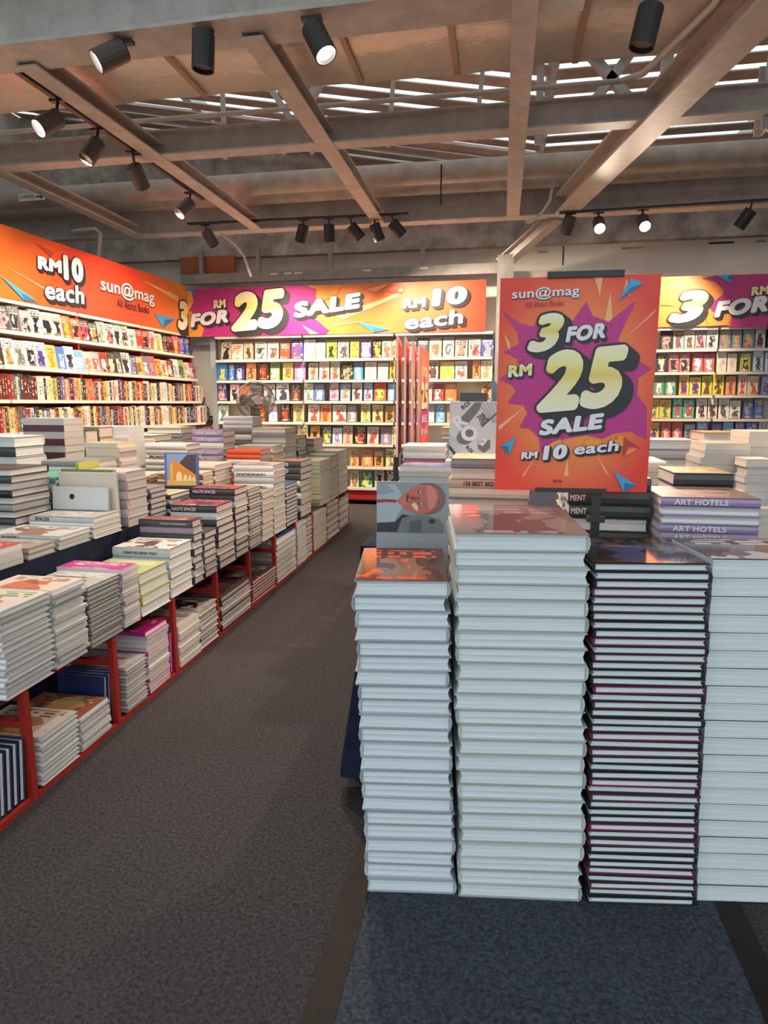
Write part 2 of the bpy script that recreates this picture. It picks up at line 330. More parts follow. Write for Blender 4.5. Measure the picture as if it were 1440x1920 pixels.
conduit([(.40, 6.4, 3.20), (.37, 6.32, 3.0), (.30, 6.33, 2.9), (.22, 6.33, 2.84), (.18, 6.33, 2.83), (.17, 6.33, 2.85)], .014, 'curled white conduit end hanging beside the slanting girder')
conduit([(-4.6, 6.74, 3.04), (-4.58, 6.55, 3.02), (-4.28, 6.5, 3.02), (-4.22, 6.5, 2.97), (-4.25, 6.5, 2.8), (-4.28, 6.5, 2.6)], .02, 'white elbow conduit above the left banner')
conduit([(-3.02, 6.84, 3.0), (-3.0, 6.95, 2.98), (-2.93, 7.0, 2.92), (-2.85, 7.05, 2.8), (-2.8, 7.1, 2.6)], .014, 'white flexible conduit drooping over the corner of banners')
conduit([(-1.0, 7.4, 3.6), (-.3, 6.75, 3.28)], .012, 'thin white conduit slanting behind the pipes')
o = cyl('hanger_strap', [(-.6, 6.185, 3.32), (-.6, 6.18, 2.97)], .008, 'black'); tag(o, 'black strap hanging from the upper pipe', 'strap')
# truss members behind the middle beam
tr = thing('roof_truss', 'crossed steel roof truss behind the middle beam', 'truss', (0, 5.1, 3.1))
for a, b, w in [((.45, 0, .05), (.85, 0, .55), .06), ((.95, 0, .05), (.5, 0, .55), .06), ((.2, 0, -.05), (.2, 0, .55), .05), ((1.05, 0, 0), (1.05, 0, .55), .07), ((-1.75, 0, .02), (-1.35, 0, .6), .06), ((-1.5, .05, .02), (-1.9, .05, .6), .045), ((-2.2, 0, 0), (-2.2, 0, .7), .03), ((-.9, 0, 0), (-.85, 0, .55), .03), ((-.25, 0, 0), (-.2, 0, .55), .03)]:
    v, f = prism(rect(w, w), a, b, up=(0, 1, 0)); link('truss_member', mesh('truss_member', v, f, 'steel'), tr)
for i, x in enumerate((1.6, 2.1)):
    v, f = prism(channel(.14, .05), (x, 4.79, 2.93), (x, 4.79, 3.35), up=(0, 1, 0)); tag(link('hanger_bracket', mesh('hanger_bracket', v, f, 'steel')), ('nearer', 'further')[i] + ' steel hanger bracket right of the slanting girder', 'bracket')
# grey rail over the back banner with its uprights
rl = thing('banner_rail', 'grey steel rail with uprights above the back banner', 'rail', (0, 7.5, 0))
box('rail', (-3.85, -.08, 0, .06, 2.62, 2.73), 'grey_rail', rl)
for x in (-3.62, -2.9, -2.02, -.95): box('rail_upright', (x, x + .05, .02, .06, 2.73, 3.0), 'grey_rail', rl)
for x in (-2.72, -2.55, -2.42, -1.6, -.95): box('label_strip', (x, x + .09, -.002, 0, 2.69, 2.71), 'sticker', rl)
box('rail_panel', (-3.9, -3.2, .1, .14, 2.7, 2.95), mat('orange_panel', (.36, .09, .03), .6), rl)

# ------------------------------------------------------------------ track lamps
def track(p0, p1, label):
    v, f = prism(rect(.035, .02), p0, p1); tag(link('lamp_track', mesh('lamp_track', v, f, 'black')), label, 'light track')
track((-3.29, 6.62, 3.045), (-.96, 6.62, 3.03), 'black light track on rear beam above the centre bookcase')
track((.48, 6.62, 2.965), (3.4, 6.62, 3.0), 'black light track on rear beam above the right bookcase')
track((-2.72, 3.2, 3.02), (-2.72, 5.8, 3.02), 'light track along the left joist')
def lathe(prof, n=20):
    v, f = [], []
    for r, z in prof: v += [(r * math.cos(2 * math.pi * k / n), r * math.sin(2 * math.pi * k / n), z) for k in range(n)]
    for i in range(len(prof) - 1):
        for k in range(n): f.append((i * n + k, i * n + (k + 1) % n, (i + 1) * n + (k + 1) % n, (i + 1) * n + k))
    return v, f
_can = {}
def lamp(top, bot, label, lit=False, energy=None, zmount=None, dark=True, aim=None, r=.055):
    top, bot = Vector(top), Vector(bot); d = (bot - top); ln = .165; d.normalize(); c = (top + bot) / 2; c0 = c - d * ln / 2
    key = (dark, r)
    if key not in _can:
        m = 'black' if dark else 'bronze'
        v, f = lathe([(0.001, 0), (r * .9, 0), (r, -.008), (r, -ln), (r * .9, -ln), (r * .86, -ln + .025), (.001, -ln + .025)])
        a = mesh('can', v, f, m); a.polygons.foreach_set('use_smooth', [False] * len(a.polygons))
        _can[key] = (a, mesh('lens', *lathe([(r * .84, -ln + .02), (r * .5, -ln + .014), (.001, -ln + .012)]), 'lens'), mesh('lens', *lathe([(r * .84, -ln + .02), (r * .5, -ln + .022), (.001, -ln + .022)]), 'lens_off'))
    a, l1, l0 = _can[key]
    zt = zmount or c0.z + .06
    e = thing('track_spotlight', label, 'spotlight', (c0.x, c0.y, zt), group='ceiling track spotlights')
    q = d.to_track_quat('-Z', 'Y'); off = Vector((0, 0, c0.z - zt))
    o = link('can', a, e, off); o.rotation_mode = 'QUATERNION'; o.rotation_quaternion = q; link('lens', l1 if lit else l0, o)
    cyl('stem', [(0, 0, 0), tuple(off + d * .03)], .009, 'black', e, 8)
    box('track_adapter', (-.05, .05, -.018, .018, -.006, .010), 'black', e)
    if energy:
        li = bpy.data.lights.new('spot_bulb', 'SPOT'); li.energy = energy; li.color = (1, .81, .62); li.spot_size = R(105); li.spot_blend = .7; li.shadow_soft_size = .035
        lo = bpy.data.objects.new('spot_bulb', li); COL.objects.link(lo); lo.parent = e; lo.location = off + d * (ln + .01)
        lo.rotation_mode = 'QUATERNION'; lo.rotation_quaternion = (Vector(aim) - (c0 + d * ln)).to_track_quat('-Z', 'Y') if aim else q
    return e
E_ = LAMP_W
lamp((-1.940, 3.300, 2.974), (-2.047, 3.220, 2.887), 'lit grey spotlight at top left under the near beam', True, E_, 3.0, False)
lamp((-1.493, 3.270, 2.998), (-1.505, 3.270, 2.822), 'black spotlight pointing straight down below the near beam', False, E_, 3.0)
lamp((-0.941, 3.270, 2.962), (-0.868, 3.240, 2.826), 'black spotlight with glowing rim, right of the straight one', True, E_, 3.0)
lamp((0.589, 3.270, 2.908), (0.556, 3.270, 2.744), 'black spotlight at upper right below the foil duct', False, E_ * .7, 2.95)
lamp((-2.70, 3.866, 2.953), (-2.80, 3.70, 2.80), 'lit spotlight nearest the camera on the left track', True, E_ * .8, 3.02, False, aim=(-3.7, 3.6, .9))
lamp((-2.72, 4.286, 2.98), (-2.80, 4.16, 2.774), 'second grey spotlight on the left track', False, E_ * .75, 3.02, False, aim=(-3.8, 4.6, 1.1))
lamp((-2.72, 4.643, 2.943), (-2.72, 4.79, 2.80), 'third grey spotlight on the left track, tilted away', False, E_ * .75, 3.02, False, aim=(-3.6, 5.6, 1.1))
lamp((-2.72, 5.63, 2.985), (-2.83, 5.47, 2.79), 'last grey spotlight at the far end of left track', False, E_ * .75, 3.02, False, aim=(-3.7, 6.4, 1.1))
lamp((-3.115, 6.65, 3.0), (-3.016, 6.68, 2.827), 'lone grey spotlight at left end of the rear track', False, E_, 3.045, False)
for i, (a, b) in enumerate([((-2.024, 3.0), (-2.096, 2.825)), ((-1.767, 3.0), (-1.775, 2.812)), ((-1.562, 2.981), (-1.426, 2.823)), ((-1.306, 2.969), (-1.252, 2.815)), ((-1.139, 2.986), (-1.009, 2.845))]):
    lamp((a[0], 6.62, a[1]), (b[0], 6.68, b[1]), ['first', 'second', 'third', 'fourth', 'fifth'][i] + ' from left of the five black spotlights over centre banner', i == 2, E_ * .8, 3.035)
lamp((.587, 6.62, 2.952), (.545, 6.68, 2.787), 'grey spotlight left of the two glaring right hand lamps', False, E_ * .3, 2.965, False, aim=(.6, 7.4, .8))
lamp((.843, 6.68, 2.90), (.845, 6.55, 2.80), 'left one of two glaring lit spotlights at right', True, E_ * 1.2, 2.975, False)
lamp((1.237, 6.68, 2.90), (1.243, 6.55, 2.80), 'right one of two glaring lit spotlights at right', True, E_ * 1.2, 2.98, False)
lamp((2.157, 6.62, 2.921), (2.079, 6.68, 2.788), 'dark spotlight at far right of the rear track', False, E_, 2.99)

# ------------------------------------------------------------------ bookcases
def bookcase(name, label, x0, x1, zs, ztop, bays, yf=7.478, depth=.30, panel='cream_wall', kick=True):
    t = thing(name, label, 'bookcase', ((x0 + x1) / 2, yf + depth / 2, 0)); cx, cy = (x0 + x1) / 2, yf + depth / 2
    box('back_panel', (x0 - cx, x1 - cx, yf + depth - cy, yf + depth + .02 - cy, 0, ztop), panel, t)
    for x in bays: box('upright', (x - .012 - cx, x + .012 - cx, yf + .16 - cy, yf + depth - cy, 0, ztop), 'grey_rail', t)
    for i in range(len(bays) - 1):
        for z in zs + [ztop]: box('shelf', (bays[i] + .013 - cx, bays[i + 1] - .013 - cx, yf - cy, yf + depth - cy, z - .028, z), 'shelf', t)
    if kick:
        box('plinth', (x0 - cx, x1 - cx, yf + .03 - cy, yf + .05 - cy, .04, .17), 'red', t); box('plinth_rail', (x0 - cx, x1 - cx, yf - cy, yf + .02 - cy, .06, .11), 'red', t)
    return t
ZB = [.201, .452, .722, .981, 1.231, 1.478, 1.723]
bookcase('bookcase', 'long cream bookcase of face-out paperbacks under the centre banner', -3.46, -.10, ZB, 2.0, [-3.45, -2.34, -1.24, -.11])
ZR = [.03, .28, .54, .79, 1.04, 1.29, 1.535, 1.775]
bookcase('bookcase', 'cream bookcase of face-out paperbacks right of the standing poster', .15, 3.6, ZR, 2.0, [.17, 1.24, 2.23, 3.58])
tag(box('door_frame', [(-3.56, -3.49, 7.60, 7.68, 0, 2.0), (-3.78, -3.56, 7.66, 7.68, 1.92, 2.0)], 'bluegrey'), 'blue grey frame in the corner between both bookcases', 'frame')
# left bookcase in its own frame: local x runs along the wall from the corner to the camera, local y points into the wall
LO = Vector((-3.774, 7.478, 0)); LD = Vector((-math.sin(R(3)), -math.cos(R(3)), 0)); LRZ = math.atan2(LD.y, LD.x)
def LW(s, d, z): # s from corner towards the camera, d out of the wall into the room
    return LO + LD * s + Vector((-LD.y, LD.x, 0)) * d + Vector((0, 0, z))
lb = thing('bookcase', 'red backed wall bookcase full of novels on the left', 'bookcase', tuple(LW(1.7, -.15, 0)), (0, 0, LRZ))
def lbx(nm, s0, s1, d0, d1, z0, z1, m): box(nm, (s0 - 1.7, s1 - 1.7, d0 + .15, d1 + .15, z0, z1), m, lb)
ZL = [.18, .44, .715, .975, 1.232, 1.50, 1.78]
DL = [.30, .27, .20, .15, .11, .07, .03]
lbx('back_panel', -.05, 3.9, -.27, -.25, 0, 2.03, 'red_panel')
for s in (-.06, .95, 1.95, 2.95, 3.9): lbx('upright', s - .012, s + .012, -.25, -.02, 0, 2.03, 'red')
for z, d in zip(ZL, DL):
    for s0, s1 in ((-.05, .94), (.96, 1.94), (1.96, 2.94), (2.96, 3.9)): lbx('shelf', s0, s1, -.25, d, z - .028, z, 'shelf')
for s0, s1 in ((-.05, .94), (.96, 1.94), (1.96, 2.94), (2.96, 3.9)): lbx('shelf', s0, s1, -.25, -.005, 2.0, 2.028, 'shelf')

# ------------------------------------------------------------------ signs
def shadow_text(p, s, x, y, w, h, fill, L, ang=0.0, shear=.25, bold=.035, depth=(.0, .0), edge=.03, steps=5, dl=.0012, space=None):
    bold = min(bold, .03) if s.islower() else bold
    lettering(p, s, x, y, w, h, 'charcoal', L, ang, bold, shear, edge, depth, steps, space, 'letter_shadow')
    lettering(p, s, x, y, w, h, 'ink', L + dl, ang, bold, shear, edge, space=space, name='letter_outline')
    lettering(p, s, x, y, w, h, fill, L + 2 * dl, ang, bold, shear, space=space)
def tri3(p, a, b, c, L, cols=('blue', 'blue_d')):
    m = tuple((a[i] + b[i] + c[i]) / 3 for i in (0, 1))
    poly(p, [a, b, m], cols[0], L, 'print_triangle'); poly(p, [b, c, m], cols[1], L, 'print_triangle'); poly(p, [c, a, m], cols[0], L, 'print_triangle')
# standing poster; picture coordinates of the poster are scaled to its board
PW, PH = .42, .585
ps = thing('sale_poster', 'standing orange and purple 3 for RM25 sale poster on black stand', 'poster', (.196, 1.875, .62), (R(90), 0, R(1.5)))
PB = .335
def pp(X, Y): return ((X - 487) / 785 * PW, PB + PH - (Y - 112) / 1055 * PH)
pboard = box('board', (-PW / 2, PW / 2, PB, PB + PH, -.006, 0), 'orange', ps)
dl = .001
for q in [((150, 420), (120, 380), (60 + 100, 500)), ((700, 200), (715, 130), (740, 210)), ((850, 300), (870, 270), (690, 440)), ((620, 330), (640, 190), (660, 330)), ((250, 1090), (235, 1100), (330, 950)), ((660, 1060), (690, 1090), (600, 950)), ((470, 1000), (455, 1090), (480, 1090)), ((112, 860), (105, 840), (240, 740)), ((560, 120), (600, 120), (590, 210))]:
    poly(pboard, [pp(*a) for a in q], 'peach', dl, 'print_ray')
poly(pboard, [pp(*a) for a in [(110, 270), (200, 330), (262, 345), (340, 310), (365, 268), (400, 320), (455, 335), (525, 232), (560, 300), (640, 330), (768, 232), (735, 300), (690, 415), (740, 470), (800, 520), (862, 555), (800, 600), (800, 680), (850, 740), (862, 900), (780, 860), (700, 870), (640, 900), (560, 880), (450, 900), (330, 975), (320, 900), (270, 850), (215, 845), (255, 770), (230, 730), (150, 722), (190, 660), (170, 630), (100, 600), (205, 540), (190, 500), (120, 465), (200, 430), (190, 370)]], 'magenta_fine', 2 * dl, 'print_burst')
for q in [[(560, 900), (640, 905), (620, 960), (540, 950)], [(690, 880), (760, 890), (790, 930), (690, 940)], [(370, 930), (430, 900), (450, 960), (380, 960)]]:
    poly(pboard, [pp(*a) for a in q], 'amber_dots', 3 * dl, 'print_blob')
def pt(s, X, Y, w, h, fill, ang=0, shear=.25, bold=.07, sh=(14, 16), edge=.035):
    bold = .035 if s == 'each' else .06
    x, y = pp(X, Y); k = PW / 785
    shadow_text(pboard, s, x, y, w * k, h * k, fill, 4 * dl, R(ang), shear, bold, (sh[0] * k, -sh[1] * k), edge, 6 if sh[0] > 20 else 3, dl)
k = PW / 785
x, y = pp(322, 190); lettering(pboard, 'sun@mag', x + .001, y - .0015, 335 * k, 62 * k, 'charcoal', 3 * dl, R(2), .02); lettering(pboard, 'sun@mag', x, y, 335 * k, 62 * k, 'white', 4 * dl, R(2), .02)
x, y = pp(320, 238); lettering(pboard, 'All About Books', x, y, 190 * k, 30 * k, 'rust', 4 * dl, R(2), .012)
pt('3', 330, 378, 190, 190, 'yellow', 4, .35, .05, (30, 22), .05)
pt('FOR', 525, 380, 195, 78, 'white', 6, .25, .05, (12, 14))
pt('25', 520, 605, 470, 315, 'yellow', 5, .28, .05, (48, 40), .03)
pt('RM', 208, 560, 128, 62, 'yellow', 5, .1, .05, (8, 10))
pt('SALE', 480, 828, 335, 82, 'white', 7, .2, .05, (14, 14))
pt('RM', 272, 985, 90, 38, 'white', 5, .15, .05, (8, 8)); pt('10', 402, 968, 130, 78, 'white', 5, .15, .05, (10, 10)); pt('each', 612, 942, 225, 58, 'white', 6, .15, .05, (10, 10))
for a, b, c in [((735, 130), (795, 155), (680, 235)), ((200, 890), (120, 940), (165, 987)), ((705, 1060), (825, 1130), (765, 1168))]: tri3(pboard, pp(*a), pp(*b), pp(*c), 4 * dl)
tri3(pboard, pp(745, 890), pp(830, 942), pp(752, 990), 4 * dl, ('rust', 'orange'))
x, y = pp(413, 1117); lettering(pboard, 'TikTok', x + .005, y, 50 * k, 16 * k, 'ink', 4 * dl, 0, .02)
box('clip_bar', (-.085, .115, PB + PH - .004, PB + PH + .012, -.012, .008), 'dark', ps); box('clip_bar', (-.095, .10, PB - .004, PB + .008, -.012, .008), 'dark', ps)
box('stand_pole', (.068, .090, 0, PB + PH, -.03, -.008), 'dark', ps); box('stand_foot', (-.05, .19, .0, .012, -.085, .03), 'dark', ps)
box('clamp', [(.055, .103, .245, .262, -.034, -.002)], 'dark', ps)

def banner_items(p, items, L=.003, dl=.002):
    for it in items:
        kind = it[0]
        if kind == 'poly': poly(p, it[1], it[2], L + it[3] * dl, it[4] if len(it) > 4 else 'print_shape')
        elif kind == 'tri': tri3(p, it[1], it[2], it[3], L + 3 * dl, it[4] if len(it) > 4 else ('blue', 'blue_d'))
        elif kind == 'txt':
            _, s, x, y, w, h, fill, ang, shear, sh, edge = it
            shadow_text(p, s, x, y, w, h, fill, L + 4 * dl, R(ang), shear, .065, (sh, -sh * .9), edge, 5, dl)
# centre banner, local x 0..3.56, y 0..0.55
def bz(X, Y): top = 97 - 42 * (X - 90) / 1240; bot = 297 - 25 * (X - 90) / 1240; return ((X - 90) / 1240 * 3.56, .55 * (1 - (Y - top) / (bot - top)))
bn = thing('sale_banner', 'centre 3 for RM25 sale banner above the back bookcase', 'banner', (-3.77, 7.47, 2.0), (R(90), 0, 0))
bn = box('board', (0, 3.56, 0, .55, -.012, 0), 'orange_b', bn)
P_ = lambda *q: [bz(*a) for a in q]
def TX(s, X, Y, w, h, fill, ang=5, shear=.2, sh=.03, edge=.03): return ('txt', s, *bz(X, Y), w / 1240 * 3.56, h / 205 * .55, fill, ang, shear, sh, edge)
def burst(P_): return [
    ('poly', P_((90, 95), (610, 79), (655, 95), (690, 120), (640, 150), (600, 190), (660, 230), (705, 270), (690, 284), (150, 296), (165, 260), (130, 235), (100, 235), (150, 210), (90, 180)), 'magenta', 1, 'print_burst'),
    ('poly', P_((92, 96), (115, 110), (120, 150), (105, 175), (91, 190)), 'amber', 2, 'print_blob'), ('poly', P_((92, 230), (140, 235), (160, 262), (150, 296), (92, 297)), 'amber_dots', 2, 'print_blob'),
    ('poly', P_((655, 95), (760, 78), (730, 125), (650, 150)), 'amber_dots', 2, 'print_blob'), ('poly', P_((590, 245), (660, 283), (625, 285)), 'peach', 2, 'print_ray')]
banner_items(bn, burst(P_) + [
    ('poly', P_((730, 205), (990, 110), (990, 125), (760, 225)), 'peach', 1, 'print_ray'), ('poly', P_((720, 240), (900, 225), (730, 250)), 'peach', 1, 'print_ray'), ('poly', P_((860, 95), (960, 68), (900, 105)), 'peach', 1, 'print_ray'),
    ('tri', bz(90, 97), bz(148, 126), bz(120, 96)), ('tri', bz(820, 232), bz(955, 265), bz(890, 277)), ('tri', bz(940, 105), bz(1010, 85), bz(1005, 110), ('rust', 'orange')),
    TX('RM', 238, 157, 56, 36, 'yellow', 4, .1, .015), TX('FOR', 185, 218, 172, 58, 'white', 6, .25), TX('25', 402, 183, 245, 168, 'yellow', 4, .22, .055, .025), TX('SALE', 697, 162, 288, 66, 'white', 7, .15),
    TX('RM', 1052, 152, 95, 40, 'white', 4, .1), TX('10', 1188, 124, 140, 72, 'white', 4, .1), TX('each', 1128, 222, 232, 60, 'white', 5, .1)])
# right banner: same print from its left end
bn2 = thing('sale_banner', 'right hand 3 for RM25 sale banner behind the standing poster', 'banner', (1.05, 7.46, 2.005), (R(90), 0, 0))
bn2 = box('board', (0, 2.6, 0, .51, -.012, 0), 'orange_b', bn2)
def bq(X, Y): px, py = 1220 + X * .15278, 480 + Y * .15278; return (.56 + (px - 1232) / 208 * 1.17, .51 * (1 - (py - (522 - 7 * (px - 1232) / 208)) / 90))
Q_ = lambda *q: [bq(*a) for a in q]
kx = .15278 / 208 * 1.17; ky = .15278 / 90 * .51
def TQ(s, X, Y, w, h, fill, ang=5, shear=.2, sh=.03, edge=.03): return ('txt', s, *bq(X, Y), w * kx, h * ky, fill, ang, shear, sh, edge)
banner_items(bn2, [('poly', Q_((540, 290), (720, 255), (1700, 230), (1700, 855), (900, 855), (915, 740), (880, 690), (700, 680), (640, 600), (740, 520), (800, 470), (790, 410), (700, 330)), 'magenta', 1, 'print_burst'),
    ('poly', Q_((600, 670), (890, 690), (915, 740), (870, 830), (660, 845)), 'amber_dots', 2, 'print_blob'), ('poly', Q_((90, 600), (310, 615), (90, 610)), 'rust', 1, 'print_ray'), ('poly', Q_((170, 395), (330, 340), (330, 375)), 'peach', 1, 'print_ray'),
    ('tri', bq(700, 262), bq(910, 352), bq(860, 250)), TQ('3', 410, 620, 460, 370, 'yellow', 3, .3, .045, .03), TQ('FOR', 1000, 615, 600, 190, 'white', 6, .25), TQ('RM', 1205, 430, 205, 100, 'yellow', 5, .1, .015), TQ('25', 1760, 560, 900, 560, 'yellow', 4, .22, .055, .025)])
# left banner: local x runs from the near end to the corner
bn3 = thing('sale_banner', 'long orange banner above the left bookcase', 'banner', tuple(LW(3.6, .0, 2.03)), (R(90), 0, math.atan2(-LD.y, -LD.x)))
bn3 = box('board', (0, 3.6, 0, .565, -.012, 0), 'orange_c', bn3)
S_ = lambda s, z: (3.6 - s, z - 2.03)
banner_items(bn3, [
    ('txt', 'RM', *S_(2.28, 2.385), .30, .11, 'white', 3, .1, .025, .03), ('txt', '10', *S_(1.99, 2.405), .27, .22, 'white', 3, .1, .03, .03), ('txt', 'each', *S_(2.12, 2.18), .50, .16, 'white', 3, .1, .03, .03),
    ('tri', S_(2.84, 2.2), S_(2.45, 2.05), S_(2.6, 2.04)), ('tri', S_(.72, 2.185), S_(.30, 2.175), S_(.56, 2.045)), ('poly', [S_(2.42, 2.53), S_(2.2, 2.50), S_(2.25, 2.45)], 'rust', 1, 'print_triangle'),
    ('poly', [S_(2.85, 2.30), S_(2.1, 2.12), S_(2.1, 2.10)], 'peach', 1, 'print_ray'), ('poly', [S_(.9, 2.5), S_(.2, 2.45), S_(.2, 2.38)], 'peach', 1, 'print_ray'), ('poly', [S_(-.0, 2.59), S_(.28, 2.58), S_(.1, 2.45), S_(0, 2.42)], 'amber', 1, 'print_blob'),
    ('txt', '3', *S_(.13, 2.235), .26, .34, 'yellow', 2, .25, .06, .04), ('txt', 'SALE', *S_(3.15, 2.4), .6, .2, 'white', 4, .15, .03, .03)])
lettering(bn3, 'sun@mag', *S_(1.16, 2.335), .90, .175, 'charcoal', .009, R(0), .02, shift=(.006, -.008)); lettering(bn3, 'sun@mag', *S_(1.16, 2.335), .90, .175, 'white', .011, 0, .02)
lettering(bn3, 'All About Books', *S_(1.10, 2.205), .55, .085, 'charcoal', .012, 0, .012)

# ------------------------------------------------------------------ tables and racks
XR = lambda y: -1.33 - .026 * y
def cloth_table(label, x0, x1, y0, y1, z, drop=.03, flare=.05):
    t = thing('display_table', label, 'table', ((x0 + x1) / 2, (y0 + y1) / 2, 0)); cx, cy = (x0 + x1) / 2, (y0 + y1) / 2
    box('table_top', (x0 - cx, x1 - cx, y0 - cy, y1 - cy, z - .035, z - .004), 'dark', t)
    for sx in (x0 + .06, x1 - .06):
        for sy in (y0 + .06, y1 - .06): cyl('leg', [(sx - cx, sy - cy, 0), (sx - cx, sy - cy, z - .035)], .018, 'dark', t, 8)
    # cloth: top sheet and a skirt with folds
    per = []; N = 26
    for a, b in (((x0, y0), (x1, y0)), ((x1, y0), (x1, y1)), ((x1, y1), (x0, y1)), ((x0, y1), (x0, y0))):
        for i in range(N): per.append((a[0] + (b[0] - a[0]) * i / N - cx, a[1] + (b[1] - a[1]) * i / N - cy))
    n = len(per); v = [(a, b, z) for a, b in per]; f = [tuple(range(n))]
    for lv, fr in ((1, .35), (2, 1.0)):
        for i, (a, b) in enumerate(per):
            w = math.sin(i * 1.9) * .012 * lv + flare * fr * .7; l = math.hypot(a / (x1 - x0), b / (y1 - y0)) or 1
            dx = 1 if a >= x1 - cx - 1e-6 else -1 if a <= x0 - cx + 1e-6 else 0; dy = 1 if b >= y1 - cy - 1e-6 else -1 if b <= y0 - cy + 1e-6 else 0
            v.append((a + dx * max(.004, w), b + dy * max(.004, w), z - (z - drop - .02 * math.sin(i * .7)) * fr))
    for lv in (0, 1):
        for i in range(n): f.append((lv * n + i, (lv + 1) * n + i, (lv + 1) * n + (i + 1) % n, lv * n + (i + 1) % n))
    link('cloth', mesh('cloth', v, f, 'navy', smooth=False), t)
    return t
TZ = .62
cloth_table('long navy draped table carrying the left hand book stacks', -3.0, -1.725, 1.25, 6.4, TZ, flare=.005)
cloth_table('navy draped table behind the four front floor stacks', -.385, 1.9, 1.82, 2.39, TZ, .07, .10)
cloth_table('second navy draped table further back on the right', -.56, 2.3, 2.53, 4.7, TZ, .05, .005)
rk = thing('book_rack', 'low red steel rack of stacked books along the aisle', 'rack', (XR(3.9), 3.9, 0), (0, 0, math.atan(.026)))
posts = [1.105 + .4655 * i for i in range(12)]
def rb(nm, y0, y1, d0, d1, z0, z1, m='red'): box(nm, (-d1, -d0, y0 - 3.9, y1 - 3.9, z0, z1), m, rk)
for y in posts:
    rb('post', y - .012, y + .012, .0, .022, 0, .352); rb('post', y - .012, y + .012, .215, .235, 0, .352)
    rb('depth_bar', y - .01, y + .01, .022, .215, .24, .262); rb('depth_bar', y - .01, y + .01, .022, .215, .328, .348)
for i in range(len(posts) - 1):
    a, b = posts[i] + .0145, posts[i + 1] - .0145
    rb('front_rail', a, b, 0, .014, .0, .018); rb('front_rail', a, b, .035, .05, .335, .35); rb('back_rail', a, b, .216, .234, .33, .35)
    rb('shelf_plate', a, b, .0145, .235, .012, .018, 'dark'); rb('shelf_plate', posts[i] + .001, posts[i + 1] - .001, .02, .235, .3525, .358, 'dark')

# ------------------------------------------------------------------ books
NAMES = [('white', (.80, .78, .76)), ('cream', (.74, .66, .5)), ('black', (.02, .02, .02)), ('charcoal', (.07, .07, .075)), ('grey', (.3, .3, .3)), ('pale grey', (.52, .52, .52)), ('red', (.55, .04, .03)), ('orange', (.8, .25, .04)), ('yellow', (.8, .6, .1)),
         ('pale yellow', (.75, .66, .3)), ('green', (.12, .35, .12)), ('lime green', (.42, .50, .12)), ('teal', (.08, .33, .38)), ('blue', (.08, .16, .5)), ('sky blue', (.30, .50, .68)), ('navy', (.015, .03, .12)), ('purple', (.22, .10, .36)), ('lilac', (.42, .34, .55)), ('pink', (.75, .30, .45)),
         ('magenta', (.55, .03, .28)), ('maroon', (.12, .02, .03)), ('brown', (.16, .08, .05)), ('tan', (.45, .32, .2)), ('peach', (.8, .45, .28)), ('gold', (.5, .32, .06)), ('olive', (.20, .20, .06))]
def cname(c):
    g = lambda x: x ** .45
    return min(NAMES, key=lambda n: sum((g(a) - g(b)) ** 2 for a, b in zip(n[1], c)))[0]
ORD = 'first second third fourth fifth sixth seventh eighth ninth tenth eleventh twelfth'.split()
def ordn(n):
    if n <= 12: return ORD[n - 1]
    return '%d%s' % (n, 'th' if 10 < n % 100 < 14 else {1: 'st', 2: 'nd', 3: 'rd'}.get(n % 10, 'th'))
def book_geo(L, Wd, T, style):
    """lying book, spine towards -y: cover outline extruded along x; page block inside"""
    if style == 'hard':
        b, ov = min(.0028, T * .16), .004
        pf = [(Wd, 0), (.006, 0), (.001, T * .14), (-.0015, T * .5), (.001, T * .86), (.006, T), (Wd, T), (Wd, T - b), (.006, T - b), (.006, b), (Wd, b)]
    else:
        b, ov = .0007, .0
        pf = [(Wd, 0), (0, 0), (0, T), (Wd, T), (Wd, T - b), (.002, T - b), (.002, b), (Wd, b)]
    n = len(pf); v = [(x, y - Wd / 2, z) for x in (-L / 2, L / 2) for y, z in pf]
    f = [(i, (i + 1) % n, n + (i + 1) % n, n + i) for i in range(n)] + [tuple(range(n))[::-1], tuple(range(n, 2 * n))]
    x, ys, ye = L / 2 - ov, (.0065 if style == 'hard' else .0025) - Wd / 2, Wd / 2 - ov; z0, z1 = b + .0001, T - b - .0001; cv = .005 if style == 'hard' else .001
    pv = [(a, c, z) for a in (-x, x) for c, z in ((ys, z0), (ye, z0), (ye - cv, T / 2), (ye, z1), (ys, z1))]
    pf2 = [(0, 1, 2, 3, 4), (9, 8, 7, 6, 5), (0, 5, 6, 1), (1, 6, 7, 2), (2, 7, 8, 3), (3, 8, 9, 4), (4, 9, 5, 0)]
    return (v, f), (pv, pf2)
_bm = {}
def book_meshes(L, Wd, T, style, page):
    k = (round(L, 4), round(Wd, 4), round(T, 4), style, page)
    if k not in _bm:
        c, p = book_geo(*k[:4]); _bm[k] = (mesh('cover', c[0], c[1], 'cover'), mesh('page_block', p[0], p[1], page))
    return _bm[k]
BOOKS = []
